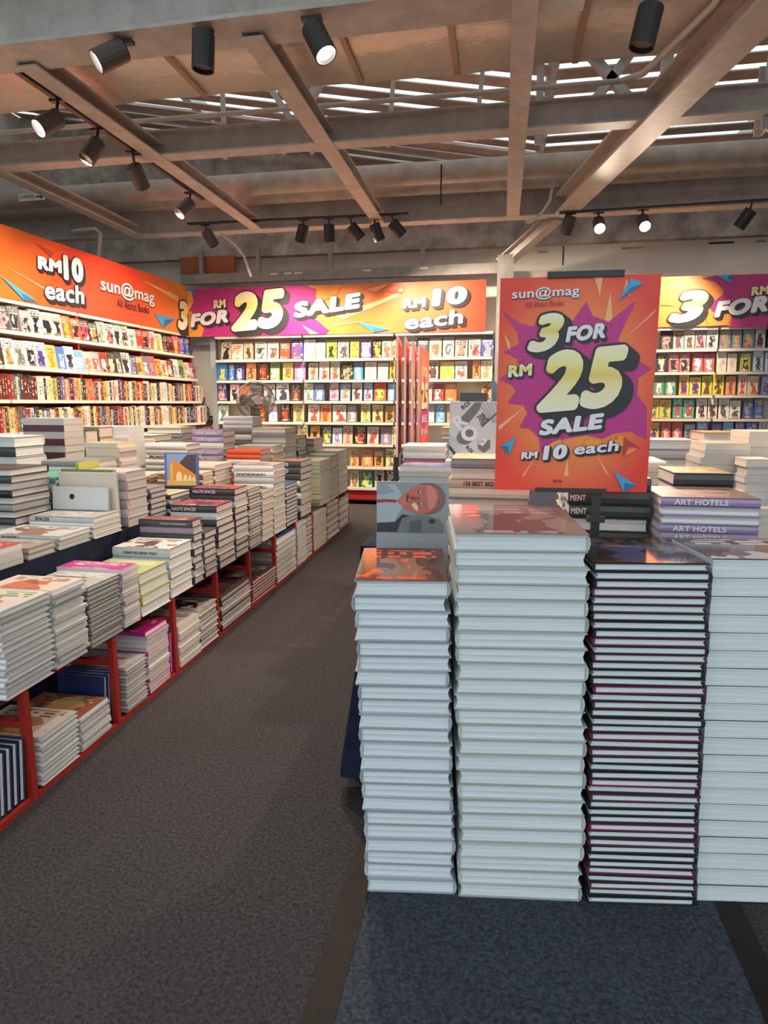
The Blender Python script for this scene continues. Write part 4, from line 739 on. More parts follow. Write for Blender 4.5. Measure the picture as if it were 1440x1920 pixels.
# ------------------------------------------------------------------ face-out paperbacks on the back shelves
def display_mesh(w, h, t):
    v, f = boxes([(-w / 2, w / 2, 0, t, 0, h)]); me = mesh('display_book', v, f, ['printed', 'page_cream'], [1, 1, 0, 0, 0, 0]); uv = me.uv_layers.new(name='UVMap')
    for p in me.polygons:
        for q, li in enumerate(p.loop_indices): uv.data[li].uv = [(0, 0), (1, 0), (1, 1), (0, 1)][q] if p.index == 2 else (0, 0)
    return me
def hexc(h, k=.85): return tuple(c * k for c in srgb(h))
ROWS = [
    ('C1', 6, '-3.385 -3.246 c9b8a0 241c18 241c18|-3.246 -3.100 e8d8c0 e8d8c0 c8603c|-3.093 -2.976 d8b890 5a3a28 8a6040|-2.949 -2.798 d8cfc0 3a3430 7a7068|-2.791 -2.649 e6d6c2 6a4432 a08070|-2.635 -2.507 e2482a e2482a f6e6d6|-2.493 -2.346 54489a c84858 e8dc80|-2.339 -2.193 ece2cc c8b8a0 b09878|-2.193 -2.067 78b4c4 d89878 e8c8a0|-2.061 -1.929 b8b848 1c2414 566020|-1.923 -1.786 d2bcac 4c4444 6a5c58|-1.773 -1.662 e8d050 c8a83c 5a4a30|-1.649 -1.514 503a80 e8e0d8 f0e8e8|-1.508 -1.392 20181a d88438 e8a850|-1.392 -1.277 ecdcc8 d85a3a 4a2c28|-1.271 -1.227 d87848 b04828 e8c090|-1.113 -0.981 2a1c20 c88a8c e0d0cc|-0.981 -0.843 2c4848 c8485c e8ded0|-0.843 -0.694 b09078 7a5a44 e8ddd0|-0.688 -0.553 9c9894 5a5858 c8c0ba|-0.546 -0.400 d8b0a0 a87868 3c2c28|-0.394 -0.254 e6d8c4 c03a30 8a7464|-0.254 -0.109 54589a a09a98 e8e8f0'),
    ('C2', 5, '-3.455 -3.308 2f78b4 e0cc58 3a9ac0|-3.301 -3.218 3a6cae 88a8c8 d8c890|-3.211 -3.093 4a4890 d0c8d8 26243c|-3.072 -2.942 dc8458 6a3a2a e8b06c|-2.921 -2.778 38201c d83c24 e88c58|-2.764 -2.642 88a860 e6e0c8 4c7040|-2.608 -2.473 e8b83c d8502c f0e8d0|-2.460 -2.319 cc78b0 e8dcec a868b0|-2.286 -2.166 e8dcc0 e0703c 6c5444|-2.153 -2.028 ece4d0 d4402c e8b878|-2.015 -1.897 e6dcc0 c84c3c 7c9050|-1.883 -1.734 2e2a28 8c8474 d8c84c|-1.734 -1.617 3a90a4 e8e0d8 e06840|-1.598 -1.456 ead4c8 c0a49c c0a49c|-1.443 -1.316 ead4c8 c0a49c c0a49c|-1.303 -1.233 e8b038 50401c 50401c|-0.918 -0.862 dc6c38 b84828 e8c8a0|-0.850 -0.732 d8ccb4 5a4030 3a2c24|-0.713 -0.546 ecc850 e8b838 f4ead0|-0.540 -0.400 ece6da c85c44 a09488|-0.345 -0.248 e08440 6a3828 f0dcc0|-0.248 -0.115 ece0c4 d89860 a87c50'),
    ('C3', 4, '-3.455 -3.329 443c70 c08c90 e0d0d0|-3.288 -3.169 e6dcd8 28242c c42c34|-3.169 -3.017 d8684c a83c2c e8a080|-3.004 -2.866 2c2020 c83c2c e8c8a0|-2.853 -2.710 cfc8c0 55504c 9a3a34|-2.696 -2.534 e8e0d4 3a3a44 28282c|-2.514 -2.386 4c3028 a8684c d8c0a8|-2.346 -2.226 e8e4cc 8c9c88 48584c|-2.226 -2.087 5870b8 e8e0d0 d8b060|-2.028 -1.916 d8a8a4 a86a88 e8d8d0|-1.897 -1.773 88a8cc d8784c f0ece8|-1.753 -1.630 e8dcc8 5c4438 b87848|-1.611 -1.501 7cb0d4 c83c40 e8e8ec|-1.488 -1.341 e0602c f0c85c c83420|-1.328 -1.239 5c98b4 a8ccd8 e0e8e8|-0.912 -0.800 e4e0c8 a8b068 3c5038|-0.787 -0.663 c03c38 e8dccc 4c2c28|-0.651 -0.516 e46830 e87840 f0d8b0|-0.236 -0.109 d0a860 8a3c2c 5c4028'),
    ('C4', 3, '-3.455 -3.322 e6e0d8 5c8478 3c6458|-2.997 -2.846 e8682c f0a840 d8401c|-2.798 -2.689 d8d8e4 a8b4d0 e8d0c0|-2.649 -2.527 3c2420 d84830 e8dcd0|-2.487 -2.346 ead898 a88850 7c6438|-2.299 -2.153 f0e8d8 e06030 c84c20|-2.147 -2.008 e8a054 c85c38 a8442c|-1.995 -1.825 ece4d4 d8502c c8402c|-1.818 -1.695 8c8484 c8bcb8 e8e4e0|-1.649 -1.533 ead88c b8a058 7c6838|-1.508 -1.379 ecd488 6c4838 a87c50|-1.354 -1.239 b88838 3c3428 d8b868|-0.893 -0.769 c4c0d0 e8e4ec 84809c|-0.756 -0.645 5c98b8 88b8cc e8f0f0|-0.626 -0.553 e89858 d86838 f0d8b0'),
    ('C5', 2, '-2.819 -2.628 e8c45c a87c34 d88c38|-2.622 -2.493 68a8b8 a8d0d8 e8e8e8|-2.440 -2.306 ece0b0 c8b070 6c6048|-2.279 -2.153 e0a038 28201c d85c2c|-2.127 -2.008 50505c d8d048 e8e8d8|-2.001 -1.877 e4dce8 8c84b0 d8b8a8|-1.870 -1.747 e8bc9c c88468 7c5848|-1.727 -1.585 342424 d84c3c e8c868|-1.572 -1.431 ecdccc d85848 b83c30|-1.411 -1.271 8c7c98 d8c8c8 c86c68|-1.265 -1.227 ecd894 c8a850 806838|-0.956 -0.874 d84c34 e89858 8c2c20'),
    ('C6', 1, '-1.786 -1.675 e8b878 b87838 6c4828|-1.643 -1.501 e88848 f0c090 c85c28|-1.488 -1.373 d8a040 4c3420 e8dcc0|-1.347 -1.227 ecd8a0 b8985c 6c5434'),
    ('C7', 0, '-1.786 -1.675 e8d4a8 a88850 5c4c34|-1.649 -1.508 3a9468 e8dc68 e8f0d8|-1.482 -1.367 d8ccc0 2c2824 5c5450|-1.354 -1.239 383430 c8bcb0 e8e4dc'),
    ('R1', 7, '1.658 1.785 2a2022 d8988c 5c3834|1.785 1.899 b4aca8 5c5458 a83c50|1.899 2.008 dccab0 5c4438 a88c70|2.008 2.121 bca8a4 7c4450 5c4c4c|2.121 2.239 dcd8d4 3c3434 b0a8a4|2.250 2.367 8c7c6c a89884 c0b4a0|2.367 2.473 5c98ac e8b878 c8584c|2.479 2.595 5c98ac e8b878 c8584c|2.600 2.700 d8d0cc 6c2c30 a0948c|2.710 2.825 241c1c a83434 d8d0c8'),
    ('R2', 6, '1.631 1.741 3c3454 b8c898 e8d8a0|1.757 1.867 d87074 303030 e8e0d8|1.867 1.975 d87074 303030 e8e0d8|1.997 2.111 dc5c4c e8e4e0 5878a8|2.111 2.223 dc5c4c e8e4e0 5878a8|2.239 2.341 e8dcc8 d8c8b0 c8a898|2.346 2.442 e8dcc8 d8c8b0 c8a898|2.473 2.579 c4bc3c 38302c e8e4d0|2.600 2.700 dce4e4 48545c 3c9c98|2.715 2.825 dce4e4 48545c 3c9c98'),
    ('R3', 5, '1.620 1.735 4c9070 ece4d0 d8442c|1.735 1.856 4c9070 ece4d0 d8442c|1.883 1.986 ecd050 5c3c84 d8442c|1.986 2.105 ecd050 5c3c84 d8442c|2.111 2.218 d4c83c 6c4438 5c5028|2.218 2.336 d4c83c 6c4438 5c5028|2.351 2.452 e89c50 8c4868 c8503c|2.473 2.563 e0d0b4 d84c44 c06054|2.563 2.673 e0d0b4 d84c44 c06054|2.700 2.814 8c88ac 5c5c80 d8d4dc'),
    ('R4', 4, '1.587 1.697 e8c454 4c7c5c d8442c|1.697 1.818 e8c454 4c7c5c d8442c|1.834 1.937 5c9c80 b84c38 e8e4d8|1.937 2.057 5c9c80 b84c38 e8e4d8|2.073 2.186 e8e0d0 48403c c86c5c|2.191 2.288 e8e0d0 48403c c86c5c|2.298 2.410 e8e0cc 5c5850 a89c88|2.410 2.521 e8e0cc 5c5850 a89c88|2.542 2.647 4c5490 7c84b0 e8cc5c|2.647 2.752 4c5490 7c84b0 e8cc5c'),
    ('R5', 3, '1.609 1.713 e8c44c 54347c d8442c|1.730 1.834 d8443c e8d8c8 c83428|1.845 1.954 d8443c e8d8c8 c83428|1.970 2.084 8c9898 5c6464 c8d0d0|2.094 2.213 7c9cb4 a8c0d0 d8e0e4|2.245 2.351 5c4c94 e8e0f0 9c84b8|2.362 2.468 88c4d8 c8e4e8 5c98b0|2.479 2.584 6c3c90 c8345c e8d8ec|2.589 2.705 6c5ca8 b8a0d0 e8e0f0|2.720 2.825 e8dcc0 c8b890 8c7c5c'),
]
CASE = {'C': 'the centre bookcase', 'R': 'the right bookcase'}
TITLES = {('C1', 1): ['THE', 'DORITO', 'EFFECT'], ('C1', 12): ['MOON', 'SIGN', 'BOOK'], ('C1', 22): ['ADLER']}
for rid, zi, txt in ROWS:
    rnd = random.Random(rid); zs = ZB if rid[0] == 'C' else ZR; nth = 7 - zi if rid[0] == 'C' else 8 - zi
    for i, it in enumerate(txt.split('|')):
        a, b, c1, c2, c3 = it.split(); x0, x1 = float(a), float(b); w = max(.05, x1 - x0 - .008); h = rnd.uniform(.185, .225)
        o = link('display_book', display_mesh(w, h, rnd.choice((.02, .035, .05))), None, ((x0 + x1) / 2, 7.478 + .035, zs[zi] + .001), (R(-7), 0, 0)); o.location.z += .1225 * max(q.co.y for q in o.data.vertices)
        o.color = C4(hexc(c1)); o['ink_a'] = hexc(c2); o['ink_b'] = hexc(c3)
        tag(o, '%s face-out paperback, %s from left on %s shelf of %s' % (cname(hexc(c1)), ordn(i + 1), ordn(nth) if nth > 1 else 'top', CASE[rid[0]]), 'book', 'face-out paperbacks on the back bookcases')
        if (rid, i) in TITLES:
            for q, s in enumerate(TITLES[(rid, i)]):
                tm = lettering(None, s, 0, h * (.86 - .14 * q), w * .78, h * .085, 'rust' if i == 1 else 'white', .0012, bold=.02, name='cover_title'); tm.parent = o; tm.rotation_euler = (R(90), 0, 0)

# ------------------------------------------------------------------ left bookcase: two face-out shelves, then spines
LF = [(6, 'b8a898 3c3438 e0d8cc|4c444c a89090 d8d0c8|6c6868 2c2a2c c8c0b8|a8a4a0 343438 e0dcd8|e4dcd0 242428 5c5854|e8dccc 1c1c20 c89858|e8e0d0 282828 b88c50|d8602c e8a03c f0d8b0|d85c38 3c2420 f0e4d8|4c2430 a84858 d8c0c0|34403c a88450 c8c0a8|e4d8c4 b89c88 6c5c54|e8d8c8 c85c58 3c2c28|d8d4d0 242424 6c6868|e0dcd8 3c3838 d87038|d8d8d0 84908c a8a49c|c42c24 d84838 f0d8d0|c83428 241c20 e8dcd8|e4d8c8 c85c44 8c7c70|e8dcb0 c8a848 c86c7c|2c2428 a84838 c8b4a8|8c2830 3c2024 d8a8a0|c83c2c e8b858 e8d8c8|5c3c88 9c80b8 d8c8e0|2c4068 5c88b0 c8d4e0'),
      (5, '3c3834 c8b478 e0d8c8|e8e4dc a89448 6c6458|c8c8c0 6c6c68 9c9890|e0dcd8 2c2a2c 8c8480|dcd4dc 4c3c84 8c80a8|e8c868 d8a048 a86c34|5878b8 e0e4ec 4878b0|dce0dc 28282c 8cb0d0|88b0d8 f0ece4 5c88b8|d8b09c b87858 e8dccc|dc9088 c8504c e8dcd4|d8483c e8dcd4 3c3034|30342c c8c8a0 8c8c70|3c3c38 d8d8c8 64645c|e4e0d8 282828 8c3c3c|3c4860 88809c c8c0c8|d8a850 8c5c2c e8d8b0|5c7c98 c8d0d8 c84c40|d86058 e89080 4c5c88|d8b068 d8783c 5c3c28|e8dcc8 d86c38 b04c28|3c3434 c8bcac d86c38|d8d4d8 a8a0b0 e8e4e0|6c9c38 4c4038 c8d098|e8e0d0 b8a890 c85048|b8504c d8c8c0 808890')]
for zi, s in LF:
    rnd = random.Random(zi); its = s.split('|'); n = len(its); s0, s1 = 3.02, -.02; st = (s0 - s1) / n
    for i, it in enumerate(its):
        c1, c2, c3 = it.split(); w = st - .010; h = rnd.uniform(.18, .215)
        o = link('display_book', display_mesh(w, h, rnd.choice((.025, .04))), None, tuple(LW(s0 - (i + .5) * st, DL[zi] - .03, ZL[zi] + .001)))
        o.location.z += .14 * max(q.co.y for q in o.data.vertices); o.rotation_euler = (R(-8), 0, math.atan2(-LD.y, -LD.x) + R(rnd.uniform(-16, -4))); o.color = C4(hexc(c1)); o['ink_a'] = hexc(c2); o['ink_b'] = hexc(c3)
        tag(o, '%s face-out paperback, %s from left on %s shelf of the left bookcase' % (cname(hexc(c1)), ordn(i + 1), 'top' if zi == 6 else 'second'), 'book', 'face-out paperbacks on the left bookcase')
SP = ['7c2420', '8c3028', 'e8dcc0', '2c2c34', 'e0d0a8', 'd8b058', 'c84830', 'e8e0d0', '3c5878', 'e8cc80', 'd87838', '28201e', 'ece4cc', 'c8586c', '9c3844', 'd0d4d0', '5c6c5c', 'e8d8b8', '4c3c34', 'a8a89c', '6c2c34', 'e8e4dc', 'd89860', '3c4440', 'e4c850', '7c5c8c', '2c607c', 'f0e8d8']
def novel_mesh(w, h, t):
    v, f = boxes([(-w / 2, w / 2, 0, t, 0, h)]); me = mesh('novel', v, f, ['spine', 'page_cream'], [1, 1, 0, 0, 0, 0]); uv = me.uv_layers.new(name='UVMap')
    for p in me.polygons:
        for q, li in enumerate(p.loop_indices): uv.data[li].uv = [(0, 0), (1, 0), (1, 1), (0, 1)][q] if p.index == 2 else (0, 0)
    return me
for zi, sA, sB, nm in ((4, 3.1, -.1, 'third'), (3, 3.1, -.18, 'fourth'), (2, 1.5, -.2, 'fifth')):
    rnd = random.Random(zi + 50); s = sA; i = 0
    while s > sB:
        w = rnd.uniform(.018, .036); h = rnd.uniform(.165, .205); c = hexc(rnd.choice(SP)) if not (zi == 4 and i < 5) else hexc('6c2a26')
        o = link('novel', novel_mesh(w - .001, h, .115), None, tuple(LW(s - w / 2, DL[zi] - .02, ZL[zi] + .001)), (0, 0, math.atan2(-LD.y, -LD.x)))
        o.color = C4(c); o['ink_a'] = hexc('f0e8d8') if sum(c) < .9 else hexc('4c302c')
        tag(o, '%s spine-out novel, %s from left on %s shelf of the left bookcase' % (cname(c), ordn(i + 1), nm), 'book', 'spine-out novels on the left bookcase'); s -= w; i += 1
for zi, s, cs in ((4, -.14, ('8c2c2c', 'a83434')), (3, -.24, ('3c6c80', 'd8b03c', '2c2c30'))):
    for q, c in enumerate(cs):
        e = box('novel', (-.07, .07, -.055, .055, 0, .023), 'cover', None, tuple(LW(s, DL[zi] - .10, ZL[zi] + .001 + q * .0235)), (0, 0, LRZ)); e.color = C4(hexc(c))
        tag(e, '%s novel lying flat at the far end of %s left shelf' % (cname(hexc(c)), 'third' if zi == 4 else 'fourth'), 'book', 'flat novels at shelf ends')

# ------------------------------------------------------------------ single books standing or leaning
def upright(name, label, loc, w, h, t, lean, rz, col, cover_page='page_white'):
    """closed book standing on its edge, front cover towards local -y"""
    e = thing(name, label, 'book', (loc[0], loc[1], loc[2] + t * math.sin(R(abs(lean)))), (R(lean), 0, R(rz)))
    o = box('cover', [(-w / 2, w / 2, 0, .003, 0, h), (-w / 2, w / 2, t - .003, t, 0, h), (-w / 2, -w / 2 + .003, .003, t - .003, 0, h)], 'cover', e); o.color = C4(col)
    box('page_block', (-w / 2 + .0035, w / 2 - .004, .0035, t - .0035, .003, h - .004), cover_page, e); return e
def art(e, pts, col, lay, name='cover_print', m=None):
    o = poly(e, pts, m or mat('ink', col, .4), lay, name); o.rotation_euler = (R(90), 0, 0); return o
def ell(cx, cy, a, b, n=24, rot=0.0): return [(cx + a * math.cos(q) * math.cos(rot) - b * math.sin(q) * math.sin(rot), cy + a * math.cos(q) * math.sin(rot) + b * math.sin(q) * math.cos(rot)) for q in [2 * math.pi * k / n for k in range(n)]]
# portrait cover lying sideways behind the narrow stack (x 0..1 left to right, y 0..1 bottom to top of the visible part)
pb = upright('portrait_book', 'standing book with a sideways red painted portrait behind the narrow floor stack', (-.249, 1.825, T1), .212, .352, .03, -3, 3, (.30, .32, .33))
pq = lambda X, Y: ((X / 420 - .5) * .212, .352 - (Y / 300) * .150)
def PA(q, c, l): art(pb, [pq(*a) for a in q], c, .0004 + l * .0003)
PA([(2, 2), (418, 2), (418, 298), (2, 298)], srgb('8a9294'), 0)
PA([(2, 10), (110, 15), (140, 60), (165, 130), (120, 200), (110, 240), (2, 240)], srgb('a4b0b4'), 1)
PA([(2, 10), (60, 12), (110, 60), (2, 80)], srgb('8e9a9e'), 2)
PA([(2, 105), (60, 102), (110, 104), (125, 110), (110, 122), (60, 118), (2, 125)], srgb('8c3a36'), 3)
PA([(2, 245), (110, 235), (150, 190), (225, 200), (240, 298), (2, 298)], srgb('2a2e30'), 2)
art(pb, ell(*pq(300, 95), .052, .047), srgb('7c5a54'), .0017)
PA([(120, 110), (160, 70), (210, 35), (250, 15), (310, 12), (350, 40), (362, 85), (350, 140), (310, 175), (250, 190), (200, 170), (160, 150)], srgb('bc6456'), 6)
PA([(290, 18), (320, 20), (345, 50), (350, 90), (340, 135), (310, 165), (300, 120)], srgb('cb7c6c'), 7)
PA([(130, 112), (165, 80), (190, 120), (165, 140)], srgb('c87064'), 7)
for X, Y in ((258, 58), (262, 128)):
    art(pb, ell(*pq(X, Y), .009, .0075), srgb('7a3430'), .0028); art(pb, ell(*pq(X + 2, Y), .005, .0055), srgb('d8c4bc'), .0031); art(pb, ell(*pq(X + 3, Y), .0026, .003), srgb('1c1414'), .0034)
PA([(205, 80), (250, 88), (252, 102), (205, 108), (192, 94)], srgb('92423c'), 8)
PA([(178, 70), (190, 72), (192, 116), (178, 118), (172, 94)], srgb('7a302c'), 8); PA([(188, 100), (194, 98), (193, 108), (188, 109)], srgb('d8d0cc'), 9)
PA([(205, 130), (225, 118), (245, 140), (240, 172), (215, 150)], srgb('d8c8b4'), 9)
PA([(150, 215), (215, 190), (300, 195), (370, 215), (395, 260), (390, 298), (120, 298)], srgb('6c7476'), 4)
PA([(200, 230), (260, 215), (270, 298), (190, 298)], srgb('50585a'), 5); art(pb, ell(*pq(325, 228), .011, .008), srgb('3c4042'), .0024); art(pb, ell(*pq(327, 226), .004, .004), srgb('101214'), .0028)
# black and white graphic cover
rb_ = upright('graphic_book', 'black and white ROI one show book standing left of the poster', (-.105, 2.80, .966), .235, .242, .03, -8, 0, (.62, .61, .58))
def RT(s, x, y, w, h, ang, m, l, bold=.03): o = lettering(rb_, s, x, y, w, h, m, .0006 + l * .0004, R(ang), bold, name='cover_title'); o.rotation_euler = (R(90), 0, 0)
GREY = mat('print_grey', (.16, .16, .16), .4); LGREY = mat('print_pale_grey', (.40, .40, .39), .4)
for i in range(7): art(rb_, [(-.117, .10 - i * .016), (-.06, .045 - i * .007), (-.055, .042 - i * .007), (-.117, .092 - i * .016)], None, .0004, m=LGREY)
for i in range(6): art(rb_, [(.0 + i * .018, .238), (.008 + i * .018, .238), (.075 + i * .007, .15), (.067 + i * .007, .15)], None, .0004, m=LGREY)
art(rb_, [(-.075, .165), (-.03, .215), (-.01, .238), (.02, .238), (.01, .205), (-.045, .135)], None, .0007, m=GREY)
art(rb_, [(-.085, .07), (-.02, .07), (.0, .12), (-.06, .155), (-.075, .12)], None, .0009, m=LGREY)
art(rb_, ell(-.05, .085, .035, .030), None, .0011, m=GREY); art(rb_, ell(-.03, .105, .036, .034), None, .0014, m=MT['white']); art(rb_, ell(-.03, .105, .018, .017), None, .0018, m=GREY)
RT('R', -.072, .155, .05, .062, 40, 'white', 3); RT('THE', .018, .178, .034, .017, 40, 'ink', 3); RT('ONE', .026, .166, .034, .017, 40, 'ink', 3); RT('SHOW', .036, .154, .044, .017, 40, 'ink', 3)
RT('ROI', -.028, .035, .034, .017, -40, 'ink', 3); RT('ROI', -.05, .225, .04, .02, 40, 'charcoal', 3); RT('ONE', .02, .068, .03, .014, 10, LGREY, 4)
art(rb_, [(.005, .06), (.03, .085), (.06, .075), (.06, .04), (.035, .02), (.01, .035)], None, .0012, m=GREY); art(rb_, [(.005, .06), (.03, .085), (.05, .078), (.03, .05)], None, .0016, m=MT['white'])
art(rb_, [(.02, .135), (.085, .195), (.087, .191), (.023, .131)], None, .0016, m=MT['ink']); art(rb_, [(-.117, .055), (-.07, .0), (-.085, .0), (-.117, .038)], None, .0014, m=MT['charcoal'])
e = upright('dark_book', 'dark radiating light cover book standing behind the ROI book', (-.135, 3.14, 1.0), .13, .25, .03, -5, 0, (.05, .045, .05))
for q in range(9): a = R(20 + q * 18); art(e, [(.02, .14), (.02 + .05 * math.cos(a), .14 + .07 * math.sin(a)), (.02 + .05 * math.cos(a + .05), .14 + .07 * math.sin(a + .05))], (.5, .45, .5), .0006)
stack('hidden support pile behind the ROI book', -.22, .0, 3.1, 3.28, T1, .998, 8, [CR, LG]) if False else None
box('book_stand', [(-.2, -.07, 3.12, 3.2, T1, .999)], 'dark'); tag(bpy.data.objects['book_stand'], 'black book stand under the dark radiating cover book', 'stand')
# viaduct picture book on the left table
vb = upright('viaduct_book', 'blue bordered picture book with orange arches standing on the left table', (-1.815, 3.42, .724), .195, .195, .016, -6, 10, (.10, .13, .40))
va = lambda X, Y: ((X / 220 - .5) * .195, .195 * (1 - Y / 215))
def VA(q, c, l): art(vb, [va(*a) for a in q], c, .0005 + l * .0004)
VA([(14, 6), (205, 6), (205, 208), (14, 208)], srgb('8aa0d0'), 0); VA([(100, 60), (150, 10), (205, 10), (205, 150), (100, 100)], srgb('4a3c44'), 1); VA([(50, 30), (130, 90), (205, 140), (205, 190), (50, 190)], srgb('e09030'), 2); VA([(14, 175), (205, 165), (205, 208), (14, 208)], srgb('e8c060'), 3); VA([(36, 80), (52, 60), (60, 205), (36, 205)], srgb('f0b840'), 4)
for X, w, h in ((95, 20, 60), (135, 12, 42), (165, 10, 38), (190, 8, 30)): VA([(X - w, 180), (X - w, 180 - h * .6), (X - w * .5, 180 - h), (X + w * .5, 180 - h), (X + w, 180 - h * .6), (X + w, 180)], srgb('f4e0b0'), 5)
box('picture_stand', (-1.93, -1.73, 3.40, 3.475, T1, .7225), 'dark'); tag(bpy.data.objects['picture_stand'], 'low black stand holding the viaduct picture book', 'stand')
# white book with the black round label and the slim books standing behind it
wb = upright('white_book', 'white cover with a round black label leaning on the left table', (-1.90, 2.615, .7165), .28, .105, .016, -5, 0, (.66, .66, .65))
art(wb, ell(-.04, .06, .013, .013), (.015, .015, .015), .0006, 'round_label')
for q, (y, h, c, w, x) in enumerate([(2.658, .265, CR, .29, -1.885), (2.684, .275, (.18, .18, .10), .27, -1.90)]): upright('slim_book', ['cream', 'olive'][q] + ' book standing just behind the round label book', (x, y, T1), w, h, .022, 0, 0, c)
for q, (x, c) in enumerate([(-2.018, (.03, .35, .22)), (-1.999, WH), (-1.98, (.5, .5, .1))]): upright('slim_book', '%s slim book edge-on between the table piles near the ribboned one' % cname(c), (x, 2.82, T1), .16, .20 + .05 * q, .018, 0, 90, c)
# navy books leaning on the bottom rack shelf, and slim pairs
for q in range(4): upright('navy_book', 'navy book leaning upright on the bottom rack shelf, %s in the row' % ordn(q + 1), (-1.505, 1.985 + q * .023, .0225), .19, .185, .020, -4, 0, (.02, .035, .13))
nb = bpy.data.objects['navy_book']; art(nb, [(-.05, .03), (.06, .03), (.06, .10), (-.05, .10)], (.14, .07, .05), .0006); art(nb, [(.03, .03), (.09, .03), (.09, .095), (.03, .095)], (.25, .18, .12), .0009)
for q in range(2): upright('magenta_book', '%s thin magenta book upright beside the second post' % ('first', 'second')[q], (-1.515, 2.44 + q * .022, .0225), .22, .185, .018, -2, 0, MG)
for q in range(4): upright('navy_book', 'navy book leaning at the lower left picture corner, %s in the row' % ordn(q + 1), (-1.50, 1.44 + q * .026, .0225), .24, .19, .022, -5, 0, (.02, .03, .08))
stack('bottom white pile at the left picture corner', -1.66, -1.372, 1.2, 1.42, ZW, .16, 9, [WH], page='page_white') if False else None
for q, (y, c) in enumerate([(5.62, (.03, .16, .11)), (5.65, LG), (5.68, CH)]): upright('tall_book', '%s tall book standing at the far end of left table' % ('dark green', 'grey', 'charcoal')[q], (-1.84, y, T1), .16, .30, .026, 0, 0, c)

# ------------------------------------------------------------------ poster boards stored edge-on
for i, (x, y, h, w, rz) in enumerate([(-.480, 3.00, .56, .40, 96), (-.455, 3.08, .56, .40, 95.5), (-.432, 3.16, .55, .40, 94.5), (-.425, 3.36, .54, .40, 89)]):
    e = thing('poster_board', '%s of four sale poster boards standing edge-on by the aisle' % ('nearest', 'second', 'third', 'furthest')[i], 'poster', (x, y, T1), (R(90), 0, R(rz)))
    b0 = .33
    box('board', (0, w, b0, b0 + h, -.007, 0), 'orange', e); box('edge_strip', (-.004, 0, b0, b0 + h, -.008, .001), 'white', e); box('stand_pole', (w * .3, w * .3 + .02, 0, b0, -.02, -.004), 'dark', e)
    box('stand_pole', (.0, .02, .1, b0, -.02, -.004), 'dark', e); box('stand_foot', (-.02, w * .6, 0, .012, -.012, .006), 'dark', e)
    poly(e, [(w * .05, b0 + h * .3), (w * .3, b0 + h * .45), (w * .5, b0 + h * .9), (w * .75, b0 + h * .5), (w * .95, b0 + h * .3), (w * .5, b0 + h * .2)], 'magenta_fine', .0006, 'print_burst')
    lettering(e, '3 FOR', w * .5, b0 + h * .78, w * .55, h * .1, 'yellow', .0012, 0, .04); lettering(e, '25', w * .52, b0 + h * .53, w * .7, h * .28, 'charcoal', .0012, 0, .1); lettering(e, '25', w * .5, b0 + h * .54, w * .66, h * .27, 'yellow', .0018, 0, .05)
    lettering(e, 'SALE', w * .5, b0 + h * .31, w * .5, h * .08, 'white', .0012, 0, .04); lettering(e, 'RM 10 each', w * .5, b0 + h * .18, w * .62, h * .06, 'white', .0012, 0, .04)
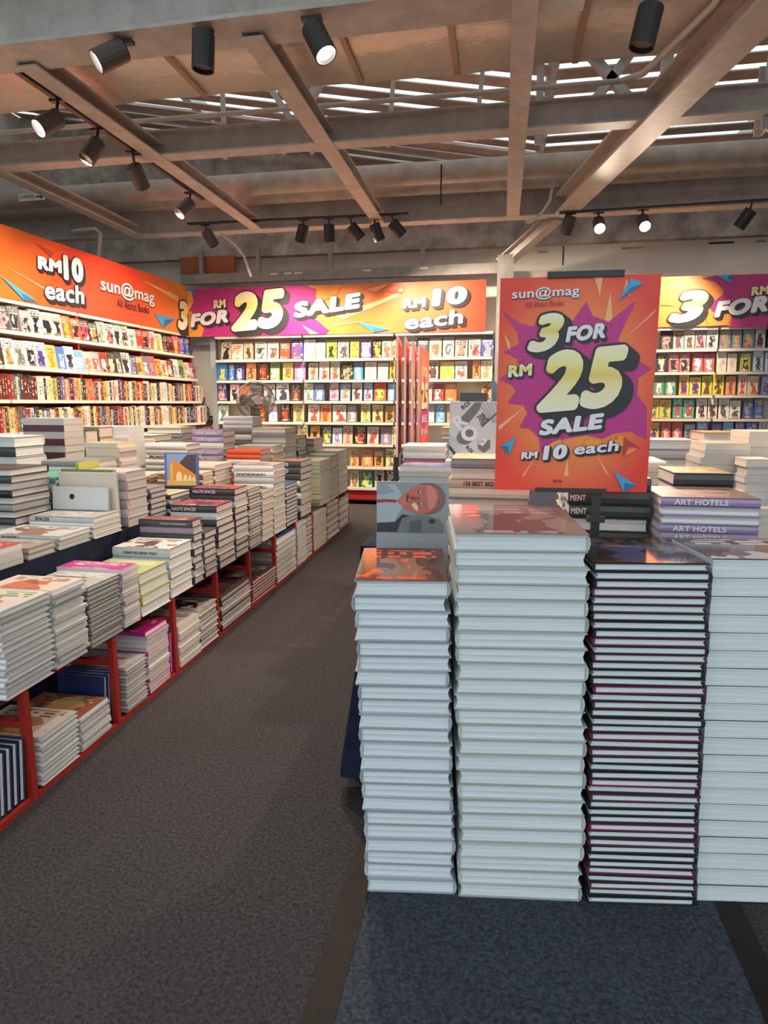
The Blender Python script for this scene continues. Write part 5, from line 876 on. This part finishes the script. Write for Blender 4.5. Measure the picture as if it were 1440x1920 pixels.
# ------------------------------------------------------------------ standing fan behind the left table
fn = thing('pedestal_fan', 'grey pedestal fan standing behind the left table stacks', 'fan', (-2.62, 6.62, 0), (0, 0, R(38)))
def ring(r, y, n=28, rr=.004): return tube([(r * math.cos(2 * math.pi * k / n), y, r * math.sin(2 * math.pi * k / n)) for k in range(n + 1)], rr, 6, False)
fz = 1.235
v, f = join(*[ring(.2 * a, y) for a, y in ((1, -.05), (.98, -.09), (.7, -.115), (.4, -.125))], *[tube([(.05 * math.cos(q), -.125, .05 * math.sin(q)), (.14 * math.cos(q), -.115, .14 * math.sin(q)), (.195 * math.cos(q), -.09, .195 * math.sin(q)), (.2 * math.cos(q), -.05, .2 * math.sin(q))], .0016, 4) for q in [2 * math.pi * k / 40 for k in range(40)]])
link('front_grille', mesh('front_grille', v, f, 'grille'), fn, (0, 0, fz))
v, f = join(*[ring(.2 * a, y) for a, y in ((.98, -.01), (.6, .02))], *[tube([(.05 * math.cos(q), .03, .05 * math.sin(q)), (.12 * math.cos(q), .02, .12 * math.sin(q)), (.2 * math.cos(q), -.05, .2 * math.sin(q))], .0016, 4) for q in [2 * math.pi * k / 40 for k in range(40)]])
link('rear_grille', mesh('rear_grille', v, f, 'grille'), fn, (0, 0, fz))
for q in range(4):
    a0 = q * math.pi / 2; pv = []; 
    for r_, w0, w1 in ((.04, -.25, .25), (.1, -.45, .42), (.165, -.42, .38), (.178, -.2, .2)):
        pv += [(r_ * math.cos(a0 + w0), -.065, r_ * math.sin(a0 + w0)), (r_ * math.cos(a0 + w1), -.035, r_ * math.sin(a0 + w1))]
    link('blade', mesh('blade', pv, [(0, 1, 3, 2), (2, 3, 5, 4), (4, 5, 7, 6)], 'fan_blade'), fn, (0, 0, fz))
link('hub', mesh('hub', *tube([(0, -.13, 0), (0, -.04, 0)], [.045, .05], 18), 'lens_off'), fn, (0, 0, fz)); link('motor_housing', mesh('motor_housing', *tube([(0, .03, 0), (0, .08, 0), (0, .16, 0), (0, .18, 0)], [.07, .08, .07, .03], 16), 'fan_blade'), fn, (0, 0, fz))
cyl('pole', [(0, .1, .02), (0, .1, 1.17)], .016, 'dark', fn); link('base', mesh('base', *tube([(0, .1, 0), (0, .1, .02), (0, .1, .04)], [.2, .19, .03], 24), 'dark'), fn)

for q, z in enumerate((.84, .77, .70)):
    y = 2.712; pts = [(-1.724, y, z + .03), (-1.716, y - .004, z + .01), (-1.712, y - .002, z - .02), (-1.714, y + .01, z - .045)]
    tag(link('page_ribbon', mesh('page_ribbon', *tube(pts, .0018, 5), mat('ribbon', (.75, .12, .18), .5))), '%s pink page ribbon hanging from the thick pile' % ('upper', 'middle', 'lower')[q], 'ribbon', 'pink page ribbons')
